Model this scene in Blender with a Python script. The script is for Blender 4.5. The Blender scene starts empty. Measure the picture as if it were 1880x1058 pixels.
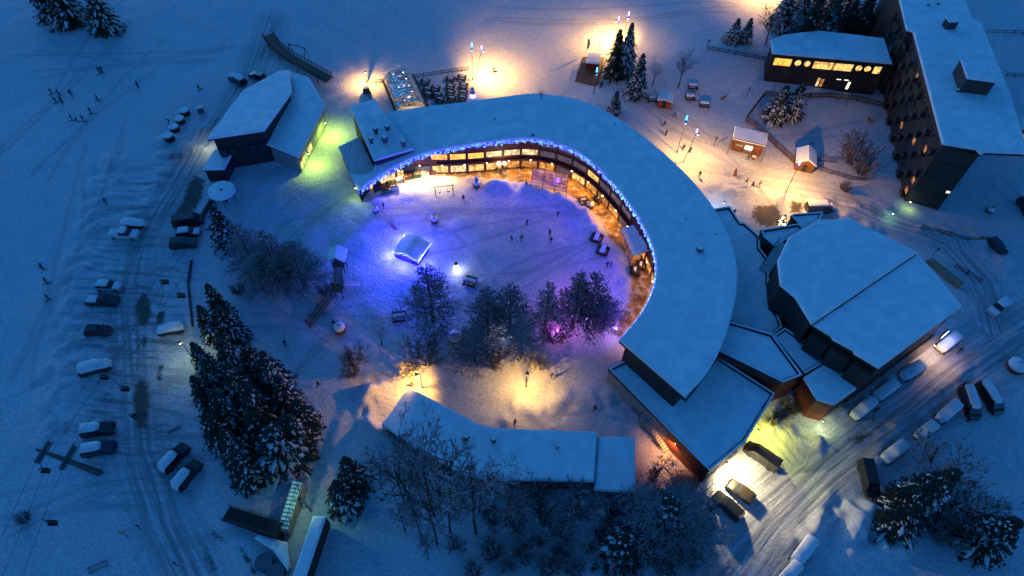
import bpy, bmesh, math, random
import numpy as np
from mathutils import Vector, Matrix
R = math.radians
sc = bpy.context.scene
col = sc.collection
# ------------------------------------------------------------------ camera, sky, sun, exposure
CAM_H = 95.0; FPX = 1253.0; DEP = R(53); ROLL = R(2.0)
_f = np.array([0, math.cos(DEP), -math.sin(DEP)]); _r0 = np.array([1., 0, 0]); _u0 = np.cross(_r0, _f)
_r = _r0*math.cos(ROLL)+_u0*math.sin(ROLL); _u = -_r0*math.sin(ROLL)+_u0*math.cos(ROLL)
cd = bpy.data.cameras.new('camera'); cam = bpy.data.objects.new('camera', cd); col.objects.link(cam)
cd.sensor_width = 36; cd.lens = FPX/1880*36; cd.clip_end = 5000; cd.clip_start = 1
cam.matrix_world = Matrix(((_r[0], _u[0], -_f[0], 0), (_r[1], _u[1], -_f[1], 0), (_r[2], _u[2], -_f[2], CAM_H), (0, 0, 0, 1)))
sc.camera = cam
w = bpy.data.worlds.new('World'); sc.world = w; w.use_nodes = True
nt = w.node_tree; bg = nt.nodes['Background']
sky = nt.nodes.new('ShaderNodeTexSky'); sky.sky_type = 'NISHITA'; sky.sun_disc = False
SUN_EL, SUN_ROT = R(1.0), R(330)
sky.sun_elevation = SUN_EL; sky.sun_rotation = SUN_ROT; sky.ozone_density = 6; sky.altitude = 1800; sky.dust_density = 0.2
tint = nt.nodes.new('ShaderNodeMix'); tint.data_type = 'RGBA'; tint.blend_type = 'MULTIPLY'; tint.inputs[0].default_value = 1
tint.inputs[7].default_value = (5.0, 2.52, 1.64, 1)      # deep blue of the last light
nt.links.new(sky.outputs[0], tint.inputs[6]); nt.links.new(tint.outputs[2], bg.inputs[0])
bg.inputs[1].default_value = 0.15
sl = bpy.data.lights.new('sun', 'SUN'); sl.energy = 0.10; sl.angle = R(25); sl.color = (0.12, 0.42, 1)
so = bpy.data.objects.new('sun', sl); col.objects.link(so); so.rotation_euler = (R(66), 0, R(-150))
sc.view_settings.view_transform = 'Standard'; sc.view_settings.look = 'None'; sc.view_settings.gamma = 1
sc.view_settings.exposure = 1.6
LS = 0.13          # one factor for all lamp powers
ES = 0.34          # and one for what glows
# ------------------------------------------------------------------ pixel <-> place
O = np.array([0, 0, CAM_H])
def P(x, y, z=0.0):
    d = _f*FPX + _r*(x-940) - _u*(y-529)
    return O + d*((z-CAM_H)/d[2])
def proj(p):
    v = np.asarray(p, float)-O; k = v.dot(_f)
    return 940+FPX*v.dot(_r)/k, 529-FPX*v.dot(_u)/k
def poly_dist(X, Y, pts, closed=False):
    best = np.full(X.shape, 1e9); lat = np.zeros(X.shape); along = np.zeros(X.shape); acc = 0
    n = len(pts)
    for i in range(n if closed else n-1):
        a, b = pts[i], pts[(i+1) % n]; dx, dy = b[0]-a[0], b[1]-a[1]; L2 = dx*dx+dy*dy+1e-9; L = math.sqrt(L2)
        t = np.clip(((X-a[0])*dx+(Y-a[1])*dy)/L2, 0, 1)
        d = np.hypot(X-a[0]-t*dx, Y-a[1]-t*dy); m = d < best
        best = np.where(m, d, best); lat = np.where(m, ((X-a[0])*dy-(Y-a[1])*dx)/L, lat); along = np.where(m, acc+t*L, along)
        acc += L
    return best, lat, along
def inside(X, Y, pts):
    r = np.zeros(X.shape, bool); n = len(pts); j = n-1
    for i in range(n):
        a, b = pts[i], pts[j]
        c = ((a[1] > Y) != (b[1] > Y)) & (X < (b[0]-a[0])*(Y-a[1])/((b[1]-a[1]) or 1e-9)+a[0])
        r ^= c; j = i
    return r
def soft(X, Y, pts, e):                      # 1 inside, fading over e metres outside the edge
    d = poly_dist(X, Y, pts, True)[0]; ins = inside(X, Y, pts)
    return np.clip(np.where(ins, 0.5+d/(2*e), 0.5-d/(2*e)), 0, 1)
def PX(l): return [tuple(P(a, b)[:2]) for a, b in l]
_rs = np.random.RandomState(5)
_waves = [(_rs.uniform(0, 6.28), k*_rs.uniform(.8, 1.25), _rs.uniform(0, 6.28)) for k in (.05, .08, .13, .2, .3, .45, .7, 1.0, 1.5, 2.2) for _ in range(3)]
def wav(X, Y, lo, hi):
    s = 0
    for a, k, ph in _waves:
        if lo <= k < hi: s = s+np.sin(k*(X*math.cos(a)+Y*math.sin(a))+ph+1.3*np.sin(.37*k*(X*math.sin(a)-Y*math.cos(a))))/(1+k*2)
    return s
YARD = PX([(480, 300), (640, 290), (670, 372), (840, 335), (980, 352), (1060, 385), (1110, 450), (1150, 520), (1110, 620), (900, 700), (700, 640), (560, 600), (430, 540), (400, 380)])
RIDGES = [  # pixel polyline, height, half width, roughness
    ([(868, 336), (915, 345), (985, 352), (1035, 368), (1075, 396), (1085, 425)], .9, 1.6, .5),
    ([(1085, 440), (1110, 480), (1140, 520), (1148, 555), (1130, 600)], .6, 1.5, .5),
    ([(640, 372), (700, 372), (760, 356)], .4, 1.5, .4),
    ([(300, 262), (318, 255), (330, 262)], .8, 1.2, .4), ([(296, 290), (400, 268)], .4, 1.5, .4),
    ([(205, 300), (170, 420), (130, 560), (110, 700), (100, 780)], .35, 3, .8),
    ([(1290, 905), (1310, 960), (1330, 1058)], .5, 1.2, .8), ([(1470, 1000), (1530, 925), (1590, 985), (1560, 1010)], .9, 1.6, .8),
    ([(1600, 880), (1620, 800), (1760, 690), (1870, 610)], .4, 1.2, .6), ([(1580, 930), (1600, 960), (1640, 1000)], .8, 1.8, .9),
    ([(1490, 790), (1560, 740), (1700, 640), (1790, 575)], .35, .9, .5), ([(1700, 425), (1800, 440), (1850, 500)], .5, 2, .7),
    ([(640, 720), (620, 800), (590, 900)], .3, 1, .4), ([(1310, 345), (1400, 360), (1500, 372), (1620, 385)], .35, 1.8, .8),
    ([(690, 700), (668, 770), (700, 800)], .7, 1.4, .8), ([(930, 775), (950, 745), (985, 760), (1010, 790)], .6, 1.2, .5),
    ([(1030, 745), (1120, 735), (1150, 790)], .45, 3, .4), ([(1410, 790), (1460, 800), (1520, 820)], .6, 1.5, .9),
    ([(395, 225), (330, 270), (300, 330), (240, 420)], .3, 2, .7), ([(1480, 395), (1560, 400), (1600, 420)], .5, 1.4, .8)]
RIDGES = [(PX(a), b, c, d) for a, b, c, d in RIDGES]
GROOVES = [(PX(a), b, c) for a, b, c in [
    ([(560, 905), (598, 800), (640, 735), (700, 702), (800, 735), (905, 745), (1000, 722), (1100, 675)], .2, 1.6),
    ([(590, 880), (560, 760), (470, 640), (380, 560)], .18, .7), ([(575, 880), (540, 760), (450, 640)], .15, .35),
    ([(620, 900), (600, 820), (560, 740)], .15, .5), ([(815, 700), (840, 722), (890, 726), (950, 720), (1010, 705), (1060, 665)], .22, .3),
    ([(0, 915), (110, 890), (180, 860)], .1, .4), ([(0, 740), (90, 700), (150, 610)], .08, .5), ([(270, 200), (180, 330), (90, 470)], .08, .3),
    ([(1000, 770), (1010, 700)], .12, .5), ([(250, 960), (330, 1058)], .12, .6), ([(380, 950), (470, 1058)], .12, .8)]]
_tr = random.Random(77); TRACKS = []
for x0, y0, x1, y1, n_, sp in [(60, 120, 380, 60, 5, 30), (20, 300, 240, 80, 5, 40), (90, 560, 200, 260, 4, 25), (10, 700, 120, 480, 3, 20), (20, 980, 210, 880, 4, 20), (700, 420, 1080, 400, 7, 30), (690, 380, 900, 600, 6, 40), (860, 560, 1120, 440, 5, 25), (480, 420, 640, 380, 4, 30), (450, 600, 700, 560, 4, 30), (540, 700, 620, 600, 3, 15), (1200, 200, 1420, 330, 6, 18), (1260, 300, 1560, 370, 5, 10), (1430, 260, 1600, 220, 3, 12), (640, 960, 900, 1030, 3, 15), (1640, 820, 1860, 720, 4, 15), (1700, 560, 1860, 640, 4, 20), (1300, 960, 1420, 1040, 3, 12), (900, 60, 1340, 40, 4, 15), (1000, 760, 1160, 720, 3, 15), (1820, 330, 1870, 380, 2, 8), (300, 1000, 460, 960, 3, 20)]:
    for _ in range(n_):
        a_ = (x0+_tr.gauss(0, sp), y0+_tr.gauss(0, sp)); b_ = (x1+_tr.gauss(0, sp), y1+_tr.gauss(0, sp)); c_ = ((a_[0]+b_[0])/2+_tr.gauss(0, sp), (a_[1]+b_[1])/2+_tr.gauss(0, sp*.7))
        TRACKS.append(PX([((1-t)**2*a_[0]+2*t*(1-t)*c_[0]+t*t*b_[0], (1-t)**2*a_[1]+2*t*(1-t)*c_[1]+t*t*b_[1]) for t in np.linspace(0, 1, 6)]))
HILL = P(1440, 112)[:2]
def gz(X, Y):
    X = np.asarray(X, float); Y = np.asarray(Y, float)
    z = .10*wav(X, Y, 0, .25)+.05*wav(X, Y, .25, 1.2)
    yd = soft(X, Y, YARD, 6)
    z = z+yd*(.07*wav(X, Y, .6, 3))
    for pts, h, wd, ro in RIDGES:
        d = poly_dist(X, Y, pts)[0]
        z = z+1.25*h*np.exp(-(d/wd)**2)*(1+ro*.9*wav(X*1.3, Y*1.3, .6, 3))
    for pts, h, wd in GROOVES:
        d = poly_dist(X, Y, pts)[0]; z = z-h*np.exp(-(d/wd)**2)+h*.35*np.exp(-((d-wd*2)/wd)**2)
    hx = (X-HILL[0]); hy = (Y-HILL[1])
    z = z+3.9*np.exp(-((np.clip(hx-4, 0, None)/5)**2+(np.clip(-hx-12, 0, None)/22)**2+(np.clip(-hy-1, 0, None)/8)**2+(np.clip(hy-20, 0, None)/30)**2))
    return z
def g(x, y): return float(gz(np.array([x]), np.array([y]))[0])
def Pg(px, py):
    p = P(px, py)
    for _ in range(5): p = P(px, py, g(p[0], p[1]))
    return p
# ------------------------------------------------------------------ materials
MATS = {}
def mat(name, c, rough=.7, metal=0, bump=0, bscale=3, emit=None, es=0, var=0, vscale=1, trans=0, c2=None, coat=0, stretch=None):
    if name in MATS: return MATS[name]
    m = bpy.data.materials.new(name); m.use_nodes = True; n = m.node_tree.nodes; L = m.node_tree.links
    b = n['Principled BSDF']; b.inputs['Base Color'].default_value = (*c, 1); b.inputs['Roughness'].default_value = rough; b.inputs['Metallic'].default_value = metal
    if trans: b.inputs['Transmission Weight'].default_value = trans
    if coat: b.inputs['Coat Weight'].default_value = coat
    tc = n.new('ShaderNodeTexCoord'); src = tc.outputs['Object']
    if stretch:
        mp = n.new('ShaderNodeMapping'); mp.inputs['Scale'].default_value = stretch; L.new(src, mp.inputs[0]); src = mp.outputs[0]
    if var or c2:
        t = n.new('ShaderNodeTexNoise'); t.inputs['Scale'].default_value = vscale; t.inputs['Detail'].default_value = 6; L.new(src, t.inputs[0])
        r = n.new('ShaderNodeValToRGB'); r.color_ramp.elements[0].position = .35; r.color_ramp.elements[1].position = .68
        k = 1-var; r.color_ramp.elements[0].color = (c[0]*k, c[1]*k, c[2]*k, 1); r.color_ramp.elements[1].color = (*(c2 or c), 1)
        L.new(t.outputs[0], r.inputs[0]); L.new(r.outputs[0], b.inputs['Base Color'])
    if bump:
        t2 = n.new('ShaderNodeTexNoise'); t2.inputs['Scale'].default_value = bscale; t2.inputs['Detail'].default_value = 8; L.new(src, t2.inputs[0])
        bp = n.new('ShaderNodeBump'); bp.inputs['Strength'].default_value = 1; bp.inputs['Distance'].default_value = bump
        L.new(t2.outputs[0], bp.inputs['Height']); L.new(bp.outputs[0], b.inputs['Normal'])
    if emit:
        b.inputs['Emission Color'].default_value = (*emit, 1); b.inputs['Emission Strength'].default_value = es*ES
    m.cycles.emission_sampling = 'NONE'
    MATS[name] = m; return m
def lit(name, c, es, seed, c2=(.25, .1, .03)):                # a lit room seen through its pane: lamps, shelves, curtains
    if name in MATS: return MATS[name]
    m = mat(name, (.05, .04, .03), .3); n = m.node_tree.nodes; L = m.node_tree.links; b = n['Principled BSDF']
    tc = n.new('ShaderNodeTexCoord'); t = n.new('ShaderNodeTexVoronoi'); t.inputs['Scale'].default_value = 1.3; t.distance = 'CHEBYCHEV'
    mp = n.new('ShaderNodeMapping'); mp.inputs['Location'].default_value = (seed*3.1, seed*1.7, 0); L.new(tc.outputs['Object'], mp.inputs[0]); L.new(mp.outputs[0], t.inputs[0])
    r = n.new('ShaderNodeValToRGB'); r.color_ramp.elements[0].position = .25; r.color_ramp.elements[1].position = .75
    r.color_ramp.elements[0].color = (*c, 1); r.color_ramp.elements[1].color = (*c2, 1)
    L.new(t.outputs['Distance'], r.inputs[0]); L.new(r.outputs[0], b.inputs['Emission Color']); b.inputs['Emission Strength'].default_value = es*ES
    return m
snow = mat('snow', (.74, .80, .86), .75, bump=.06, bscale=1.6, var=.06, vscale=.25, c2=(.79, .85, .90))
roofsnow = mat('roof_snow', (.84, .90, .95), .7, bump=.09, bscale=.7, var=.13, vscale=.5, c2=(.90, .95, .97))
darkwood = mat('dark_wood', (.035, .028, .024), .7, bump=.02, bscale=4, var=.4, vscale=2, stretch=(1, 1, 6))
redwood = mat('red_wood', (.16, .035, .022), .6, bump=.015, bscale=4, var=.4, vscale=1.5, stretch=(1, 1, 8))
redwall = mat('red_wall', (.30, .08, .04), .6, bump=.01, bscale=5, var=.35, vscale=1)
fascia = mat('fascia', (.03, .03, .035), .5, var=.3)
tower = mat('apartment_cladding', (.05, .047, .042), .6, bump=.03, bscale=1.5, var=.4, vscale=.7, stretch=(1, 1, 4))
greenwall = mat('panel_wall', (.03, .036, .030), .5, bump=.02, bscale=.8, var=.35, vscale=.5)
concrete = mat('concrete', (.34, .33, .30), .8, bump=.02, bscale=4, var=.25, vscale=1.2)
metal = mat('metal', (.25, .26, .28), .35, metal=.9, var=.3, vscale=2)
sheet = mat('sheet_metal', (.50, .52, .55), .45, metal=.25, bump=.05, bscale=.9, var=.3, vscale=.8, stretch=(3, .5, 1))
pole = mat('pole_metal', (.09, .085, .08), .5, metal=.5)
wood = mat('weathered_wood', (.17, .105, .06), .7, bump=.01, bscale=8, var=.4, vscale=3, stretch=(1, 1, 5))
orangewood = mat('orange_wood', (.22, .085, .035), .6, bump=.01, bscale=8, var=.35, vscale=3, stretch=(5, 5, 1))
pane = mat('window_glass', (.02, .025, .035), .08, coat=.5)
rubber = mat('rubber', (.015, .015, .016), .8, var=.2)
blue_bulb = mat('blue_bulb', (.01, .01, .05), .5, emit=(.018, .03, 1), es=3.6)
ice_bulb = mat('ice_bulb', (.01, .02, .05), .5, emit=(.12, .34, 1), es=7)
white_bulb = mat('white_bulb', (.8, .85, 1), .3, emit=(.55, .75, 1), es=7)
warm_bulb = mat('warm_bulb', (1, .8, .5), .3, emit=(1, .78, .42), es=25)
red_bulb = mat('red_bulb', (1, .2, .1), .3, emit=(1, .25, .12), es=6)
cyan_glow = mat('cyan_glow', (.1, .4, .9), .3, emit=(.03, .42, 1), es=7)
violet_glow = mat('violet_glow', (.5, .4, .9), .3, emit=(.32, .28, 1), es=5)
def normal_snow(name, c, thr=.35, c2=None):       # bark that carries snow on its upper side
    m = mat(name, c, .8); n = m.node_tree.nodes; L = m.node_tree.links; b = n['Principled BSDF']
    ge = n.new('ShaderNodeNewGeometry'); sp = n.new('ShaderNodeSeparateXYZ'); L.new(ge.outputs['True Normal'], sp.inputs[0])
    tc = n.new('ShaderNodeTexCoord'); t = n.new('ShaderNodeTexNoise'); t.inputs['Scale'].default_value = 1.2; t.inputs['Detail'].default_value = 4; L.new(tc.outputs['Object'], t.inputs[0])
    ad = n.new('ShaderNodeMath'); ad.operation = 'ADD'; L.new(sp.outputs[2], ad.inputs[0]); L.new(t.outputs[0], ad.inputs[1])
    cm = n.new('ShaderNodeMapRange'); cm.inputs[1].default_value = thr+.5; cm.inputs[2].default_value = thr+.62; L.new(ad.outputs[0], cm.inputs[0])
    mx = n.new('ShaderNodeMix'); mx.data_type = 'RGBA'; mx.inputs[6].default_value = (*c, 1); mx.inputs[7].default_value = (*(c2 or (.7, .75, .8)), 1)
    L.new(cm.outputs[0], mx.inputs[0]); L.new(mx.outputs[2], b.inputs['Base Color']); return m
bark = normal_snow('bark', (.045, .032, .026), .62)
twigbark = normal_snow('frosted_twigs', (.09, .065, .055), .55, (.42, .42, .45))
frost = normal_snow('heavy_frost', (.07, .055, .05), .30, (.6, .62, .66))
needle = mat('spruce_needles', (.022, .038, .024), .8, var=.5, vscale=1.5)
# ------------------------------------------------------------------ mesh helpers
class MB:
    def __init__(s): s.v = []; s.f = []; s.m = []
    def add(s, vs, fs, mi=0):
        k = len(s.v); s.v += [tuple(map(float, a)) for a in vs]; s.f += [tuple(i+k for i in q) for q in fs]; s.m += [mi]*len(fs); return s
    def box(s, c, size, rz=0, mi=0, taper=1):
        hx, hy, hz = size[0]/2, size[1]/2, size[2]/2; ca, sa = math.cos(rz), math.sin(rz); vs = []
        for z, t in ((-hz, 1), (hz, taper)):
            for x, y in ((-hx, -hy), (hx, -hy), (hx, hy), (-hx, hy)): vs.append((c[0]+(x*ca-y*sa)*t, c[1]+(x*sa+y*ca)*t, c[2]+z))
        return s.add(vs, [(3, 2, 1, 0), (4, 5, 6, 7), (0, 1, 5, 4), (1, 2, 6, 5), (2, 3, 7, 6), (3, 0, 4, 7)], mi)
    def tube(s, a, b, r0, r1=None, n=6, mi=0, cap=True):
        a = Vector(a); b = Vector(b); r1 = r0 if r1 is None else r1; d = (b-a)
        if d.length < 1e-6: return s
        d.normalize(); q = d.orthogonal().normalized(); w_ = d.cross(q); vs = []
        for c, r in ((a, r0), (b, r1)):
            for i in range(n):
                t = 2*math.pi*i/n; vs.append(c+q*(r*math.cos(t))+w_*(r*math.sin(t)))
        fs = [(i, (i+1) % n, n+(i+1) % n, n+i) for i in range(n)]
        if cap: fs += [tuple(range(n-1, -1, -1)), tuple(range(n, 2*n))]
        return s.add(vs, fs, mi)
    def path(s, pts, r, n=5, mi=0):
        for a, b in zip(pts, pts[1:]): s.tube(a, b, r, r, n, mi)
        return s
    def beam(s, a, b, w_, h, mi=0):            # square bar from a to b, upright
        a = np.array(a, float); b = np.array(b, float); d = b-a; L = np.hypot(d[0], d[1]); nrm = np.array([-d[1], d[0], 0])/(L+1e-9)*w_/2; up = np.array([0, 0, h/2])
        vs = [a-nrm-up, a+nrm-up, a+nrm+up, a-nrm+up, b-nrm-up, b+nrm-up, b+nrm+up, b-nrm+up]
        return s.add(vs, [(0, 1, 2, 3), (7, 6, 5, 4), (4, 5, 1, 0), (5, 6, 2, 1), (6, 7, 3, 2), (7, 4, 0, 3)], mi)
    def prism(s, pts, zb, mi=0, bottom=True):  # pts: (x,y,ztop) ring; zb number or list
        n = len(pts); zb = [zb]*n if not isinstance(zb, (list, tuple)) else zb
        vs = [(p[0], p[1], p[2]) for p in pts]+[(p[0], p[1], z) for p, z in zip(pts, zb)]
        from mathutils.geometry import tessellate_polygon
        tri = tessellate_polygon([[Vector((p[0], p[1], 0)) for p in pts]])
        fs = [tuple(t) for t in tri]
        if bottom: fs += [tuple(n+i for i in reversed(t)) for t in tri]
        fs += [(i, (i+1) % n, n+(i+1) % n, n+i) for i in range(n)]
        return s.add(vs, fs, mi)
    def wall(s, pts, z0, z1, mi=0):
        for a, b in zip(pts, pts[1:]): s.add([(a[0], a[1], z0), (b[0], b[1], z0), (b[0], b[1], z1), (a[0], a[1], z1)], [(0, 1, 2, 3)], mi)
        return s
    def ball(s, c, r, mi=0, n=6, m=4, sz=1, jit=0, rnd=random):
        vs = [(c[0], c[1], c[2]+r*sz)]
        for j in range(1, m):
            for i in range(n):
                ph = math.pi*j/m; t = 2*math.pi*i/n; k = r*(1+rnd.uniform(-jit, jit)); vs.append((c[0]+k*math.sin(ph)*math.cos(t), c[1]+k*math.sin(ph)*math.sin(t), c[2]+k*math.cos(ph)*sz))
        vs.append((c[0], c[1], c[2]-r*sz)); fs = []
        for i in range(n):
            fs.append((0, 1+i, 1+(i+1) % n))
            for j in range(m-2): a = 1+j*n; fs.append((a+i, a+n+i, a+n+(i+1) % n, a+(i+1) % n))
            fs.append((len(vs)-1, 1+(m-2)*n+(i+1) % n, 1+(m-2)*n+i))
        return s.add(vs, fs, mi)
    def build(s, name, ms, parent=None, local=False, smooth=False, label=None):
        me = bpy.data.meshes.new(name); vs = np.array(s.v, float)
        if parent is not None and not local and len(vs): vs = vs-np.array(parent.location)
        me.from_pydata(vs.tolist(), [], s.f)
        ms = ms if isinstance(ms, (list, tuple)) else [ms]
        for m in ms: me.materials.append(m)
        if len(ms) > 1: me.polygons.foreach_set('material_index', s.m)
        if smooth: me.polygons.foreach_set('use_smooth', [True]*len(me.polygons))
        bm = bmesh.new(); bm.from_mesh(me); bmesh.ops.recalc_face_normals(bm, faces=bm.faces); bm.to_mesh(me); bm.free()
        o = bpy.data.objects.new(name, me); col.objects.link(o)
        if parent is not None: o.parent = parent
        if label: o['label'] = label
        return o
def tag(o, label, cat, group=None, kind=None):
    if label: o['label'] = label
    if cat: o['category'] = cat
    if group: o['group'] = group
    if kind: o['kind'] = kind
    return o
def thing(name, loc, label, cat, group=None, rz=0, sc_=1):
    o = bpy.data.objects.new(name, None); col.objects.link(o); o.location = [float(a) for a in loc]; o.rotation_euler = (0, 0, rz); o.scale = (sc_,)*3
    o.empty_display_size = .3
    return tag(o, label, cat, group)
def copy_tree(o, parent=None):
    c = o.copy(); col.objects.link(c)
    if parent is not None: c.parent = parent
    for ch in list(o.children): copy_tree(ch, c)
    return c
USED = set()
def place(proto, loc, rz, label, scale=(1, 1, 1), group=None):
    o = proto if proto.name not in USED else copy_tree(proto)
    USED.add(o.name); USED.add(proto.name)
    o.location = [float(a) for a in loc]; o.rotation_euler = (0, 0, rz); o.scale = scale; o['label'] = label
    if group: o['group'] = group
    return o
def light(parent, loc, power, c, r=.15, kind='POINT', tgt=None, size=90, blend=.6, name='lamp_light'):
    l = bpy.data.lights.new(name, kind); l.energy = power*LS; l.color = c
    l.shadow_soft_size = r
    if kind == 'SPOT': l.spot_size = R(size); l.spot_blend = blend
    o = bpy.data.objects.new(name, l); col.objects.link(o)
    p = np.array(loc, float)
    if tgt is not None: o.rotation_euler = (Vector(tgt)-Vector(loc)).to_track_quat('-Z', 'Y').to_euler()
    if parent is not None: o.parent = parent; p = p-np.array(parent.location)
    o.location = p.tolist(); return o
def cat_rom(pts, n):
    pts = [np.array(p, float) for p in pts]; pts = [2*pts[0]-pts[1]]+pts+[2*pts[-1]-pts[-2]]; out = []
    for i in range(1, len(pts)-2):
        a, b, c, d = pts[i-1:i+3]
        for k in range(8):
            t = k/8; out.append(.5*(2*b+(c-a)*t+(2*a-5*b+4*c-d)*t*t+(3*b-a-3*c+d)*t**3))
    out.append(pts[-2]); return resample(out, n)
def resample(out, n):
    out = np.array(out); L = np.r_[0, np.cumsum(np.hypot(np.diff(out[:, 0]), np.diff(out[:, 1])))]
    s = np.linspace(0, L[-1], n); return np.stack([np.interp(s, L, out[:, k]) for k in range(out.shape[1])], 1)
def offset(pl, d):
    pl = np.array(pl, float); t = np.gradient(pl[:, :2], axis=0); t /= np.hypot(t[:, 0], t[:, 1])[:, None]+1e-9
    q = pl.copy(); q[:, 0] += -t[:, 1]*d; q[:, 1] += t[:, 0]*d; return q
def inset_poly(pts, d):
    c = pts; n = len(c); A = sum(c[i][0]*c[(i+1) % n][1]-c[(i+1) % n][0]*c[i][1] for i in range(n)); s_ = 1 if A > 0 else -1; out = []
    for i in range(n):
        p0, p1, p2 = np.array(c[i-1][:2]), np.array(c[i][:2]), np.array(c[(i+1) % n][:2])
        a = p1-p0; b = p2-p1; a = a/(np.linalg.norm(a)+1e-9); b = b/(np.linalg.norm(b)+1e-9)
        n1 = np.array([-a[1], a[0]])*s_; n2 = np.array([-b[1], b[0]])*s_; m = n1+n2; k = max(.35, 1+n1.dot(n2)); q = p1+m*d/k
        out.append((q[0], q[1], c[i][2]))
    return out
# ------------------------------------------------------------------ the ground
def make_ground():
    xs = np.r_[np.linspace(-900, -150, 14)[:-1], np.arange(-150, 150, .42), np.linspace(150, 900, 14)]
    ys = np.r_[np.linspace(-700, 15, 12)[:-1], np.arange(15, 200, .42), np.linspace(200, 1500, 16)]
    X, Y = np.meshgrid(xs, ys); Z = gz(X, Y); far = np.clip((np.hypot(X, Y-90)-170)/100, 0, 1); Z = Z*(1-far)
    nx, ny = len(xs), len(ys); me = bpy.data.meshes.new('ground')
    i = np.arange(nx*ny).reshape(ny, nx); q = np.stack([i[:-1, :-1], i[:-1, 1:], i[1:, 1:], i[1:, :-1]], -1).reshape(-1, 4)
    me.vertices.add(nx*ny); me.vertices.foreach_set('co', np.stack([X, Y, Z], -1).ravel())
    me.loops.add(q.size); me.loops.foreach_set('vertex_index', q.ravel().astype(np.int32))
    me.polygons.add(len(q)); me.polygons.foreach_set('loop_start', (np.arange(len(q))*4).astype(np.int32))
    me.update(); me.polygons.foreach_set('use_smooth', [True]*len(q))
    roads = [(PX([(500, 40), (455, 150), (350, 300), (262, 450), (240, 560), (248, 700), (255, 830), (300, 960), (360, 1080)]), 4.2),
             (PX([(1300, 1120), (1420, 960), (1520, 865), (1640, 775), (1760, 680), (1900, 590)]), 5.5),
             (PX([(1540, 370), (1640, 410), (1740, 450), (1800, 520), (1830, 620)]), 4), (PX([(1400, 900), (1450, 860), (1400, 800)]), 6)]
    road = np.zeros(X.shape); lat = np.zeros(X.shape); alg = np.zeros(X.shape)
    for pts, wd in roads:
        d, l, a = poly_dist(X, Y, pts); m = np.clip(1.25-d/wd, 0, 1); k = m > road
        road = np.where(k, m, road); lat = np.where(k, l, lat); alg = np.where(k, a, alg)
    bare = np.zeros(X.shape)
    for pl, e in [([(312, 398), (330, 375), (345, 335), (360, 322), (378, 330), (374, 360), (352, 398), (330, 402)], 1.2),
                  ([(262, 535), (275, 550), (277, 580), (268, 600), (255, 598), (247, 570), (250, 550)], .6), ([(262, 612), (272, 622), (268, 640), (258, 636)], .5),
                  ([(258, 690), (273, 705), (276, 745), (270, 790), (250, 785), (243, 730), (248, 705)], .8), ([(252, 600), (256, 600), (252, 690), (248, 690)], .3),
                  ([(285, 575), (305, 565), (300, 590), (285, 598)], .5),
                  ([(380, 968), (410, 985), (418, 995), (395, 990)], .5), ([(370, 1000), (380, 1005), (400, 1050), (385, 1050)], .6), ([(435, 1000), (450, 1010), (480, 1058), (465, 1058)], .5),
                  ([(1383, 378), (1425, 375), (1442, 400), (1430, 418), (1395, 416), (1378, 398)], 1.2), ([(1450, 372), (1476, 372), (1474, 390), (1450, 392)], .8),
                  ([(1405, 765), (1440, 735), (1480, 725), (1475, 760), (1440, 775), (1410, 785)], 1.2), ([(1560, 805), (1600, 790), (1620, 775), (1600, 800), (1565, 822)], 1),
                  ([(305, 790), (335, 775), (335, 785), (310, 800)], .7), ([(290, 670), (300, 670), (298, 700), (288, 700)], .6),  # narrow second patch is just a darker mark on the snow
                  ([(1180, 770), (1215, 800), (1225, 825), (1210, 825), (1175, 785)], .7), ([(1115, 690), (1140, 720), (1185, 765), (1178, 775), (1130, 720)], .6)]:
        bare = np.maximum(bare, soft(X, Y, PX(pl), e))
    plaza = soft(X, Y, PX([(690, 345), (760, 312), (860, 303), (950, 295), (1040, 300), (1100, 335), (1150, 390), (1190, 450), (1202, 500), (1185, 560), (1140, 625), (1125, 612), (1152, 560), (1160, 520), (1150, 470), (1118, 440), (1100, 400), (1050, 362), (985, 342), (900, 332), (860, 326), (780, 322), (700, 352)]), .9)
    lot = soft(X, Y, PX([(215, 330), (330, 290), (290, 480), (330, 480), (345, 620), (330, 700), (360, 850), (230, 930), (130, 800), (140, 560), (180, 440)]), 5)
    foot = np.maximum(soft(X, Y, YARD, 4), .0)
    foot = np.maximum(foot, soft(X, Y, PX([(1180, 200), (1300, 190), (1360, 240), (1500, 330), (1640, 360), (1600, 400), (1300, 370), (1200, 260)]), 5)*.8)
    foot = np.maximum(foot, soft(X, Y, PX([(640, 700), (740, 700), (690, 830), (640, 830)]), 3))
    track = np.zeros(X.shape)
    for pts in TRACKS: d = poly_dist(X, Y, pts)[0]; track = np.maximum(track, np.clip(1.3-d/.42, 0, 1)*.8)
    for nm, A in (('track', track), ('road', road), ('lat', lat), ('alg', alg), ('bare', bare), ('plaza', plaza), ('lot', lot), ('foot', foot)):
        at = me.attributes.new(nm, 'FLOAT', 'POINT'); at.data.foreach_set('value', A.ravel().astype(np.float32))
    m = bpy.data.materials.new('ground_snow'); m.use_nodes = True; n = m.node_tree.nodes; L = m.node_tree.links; b = n['Principled BSDF']; b.inputs['Roughness'].default_value = .75
    def att(k): a = n.new('ShaderNodeAttribute'); a.attribute_name = k; return a.outputs['Fac']
    def mth(op, a, c=None, v=None, cl=False):
        x = n.new('ShaderNodeMath'); x.operation = op; x.use_clamp = cl
        for i_, t in enumerate((a, c, v)):
            if t is None: continue
            if isinstance(t, (int, float)): x.inputs[i_].default_value = t
            else: L.new(t, x.inputs[i_])
        return x.outputs[0]
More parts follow.
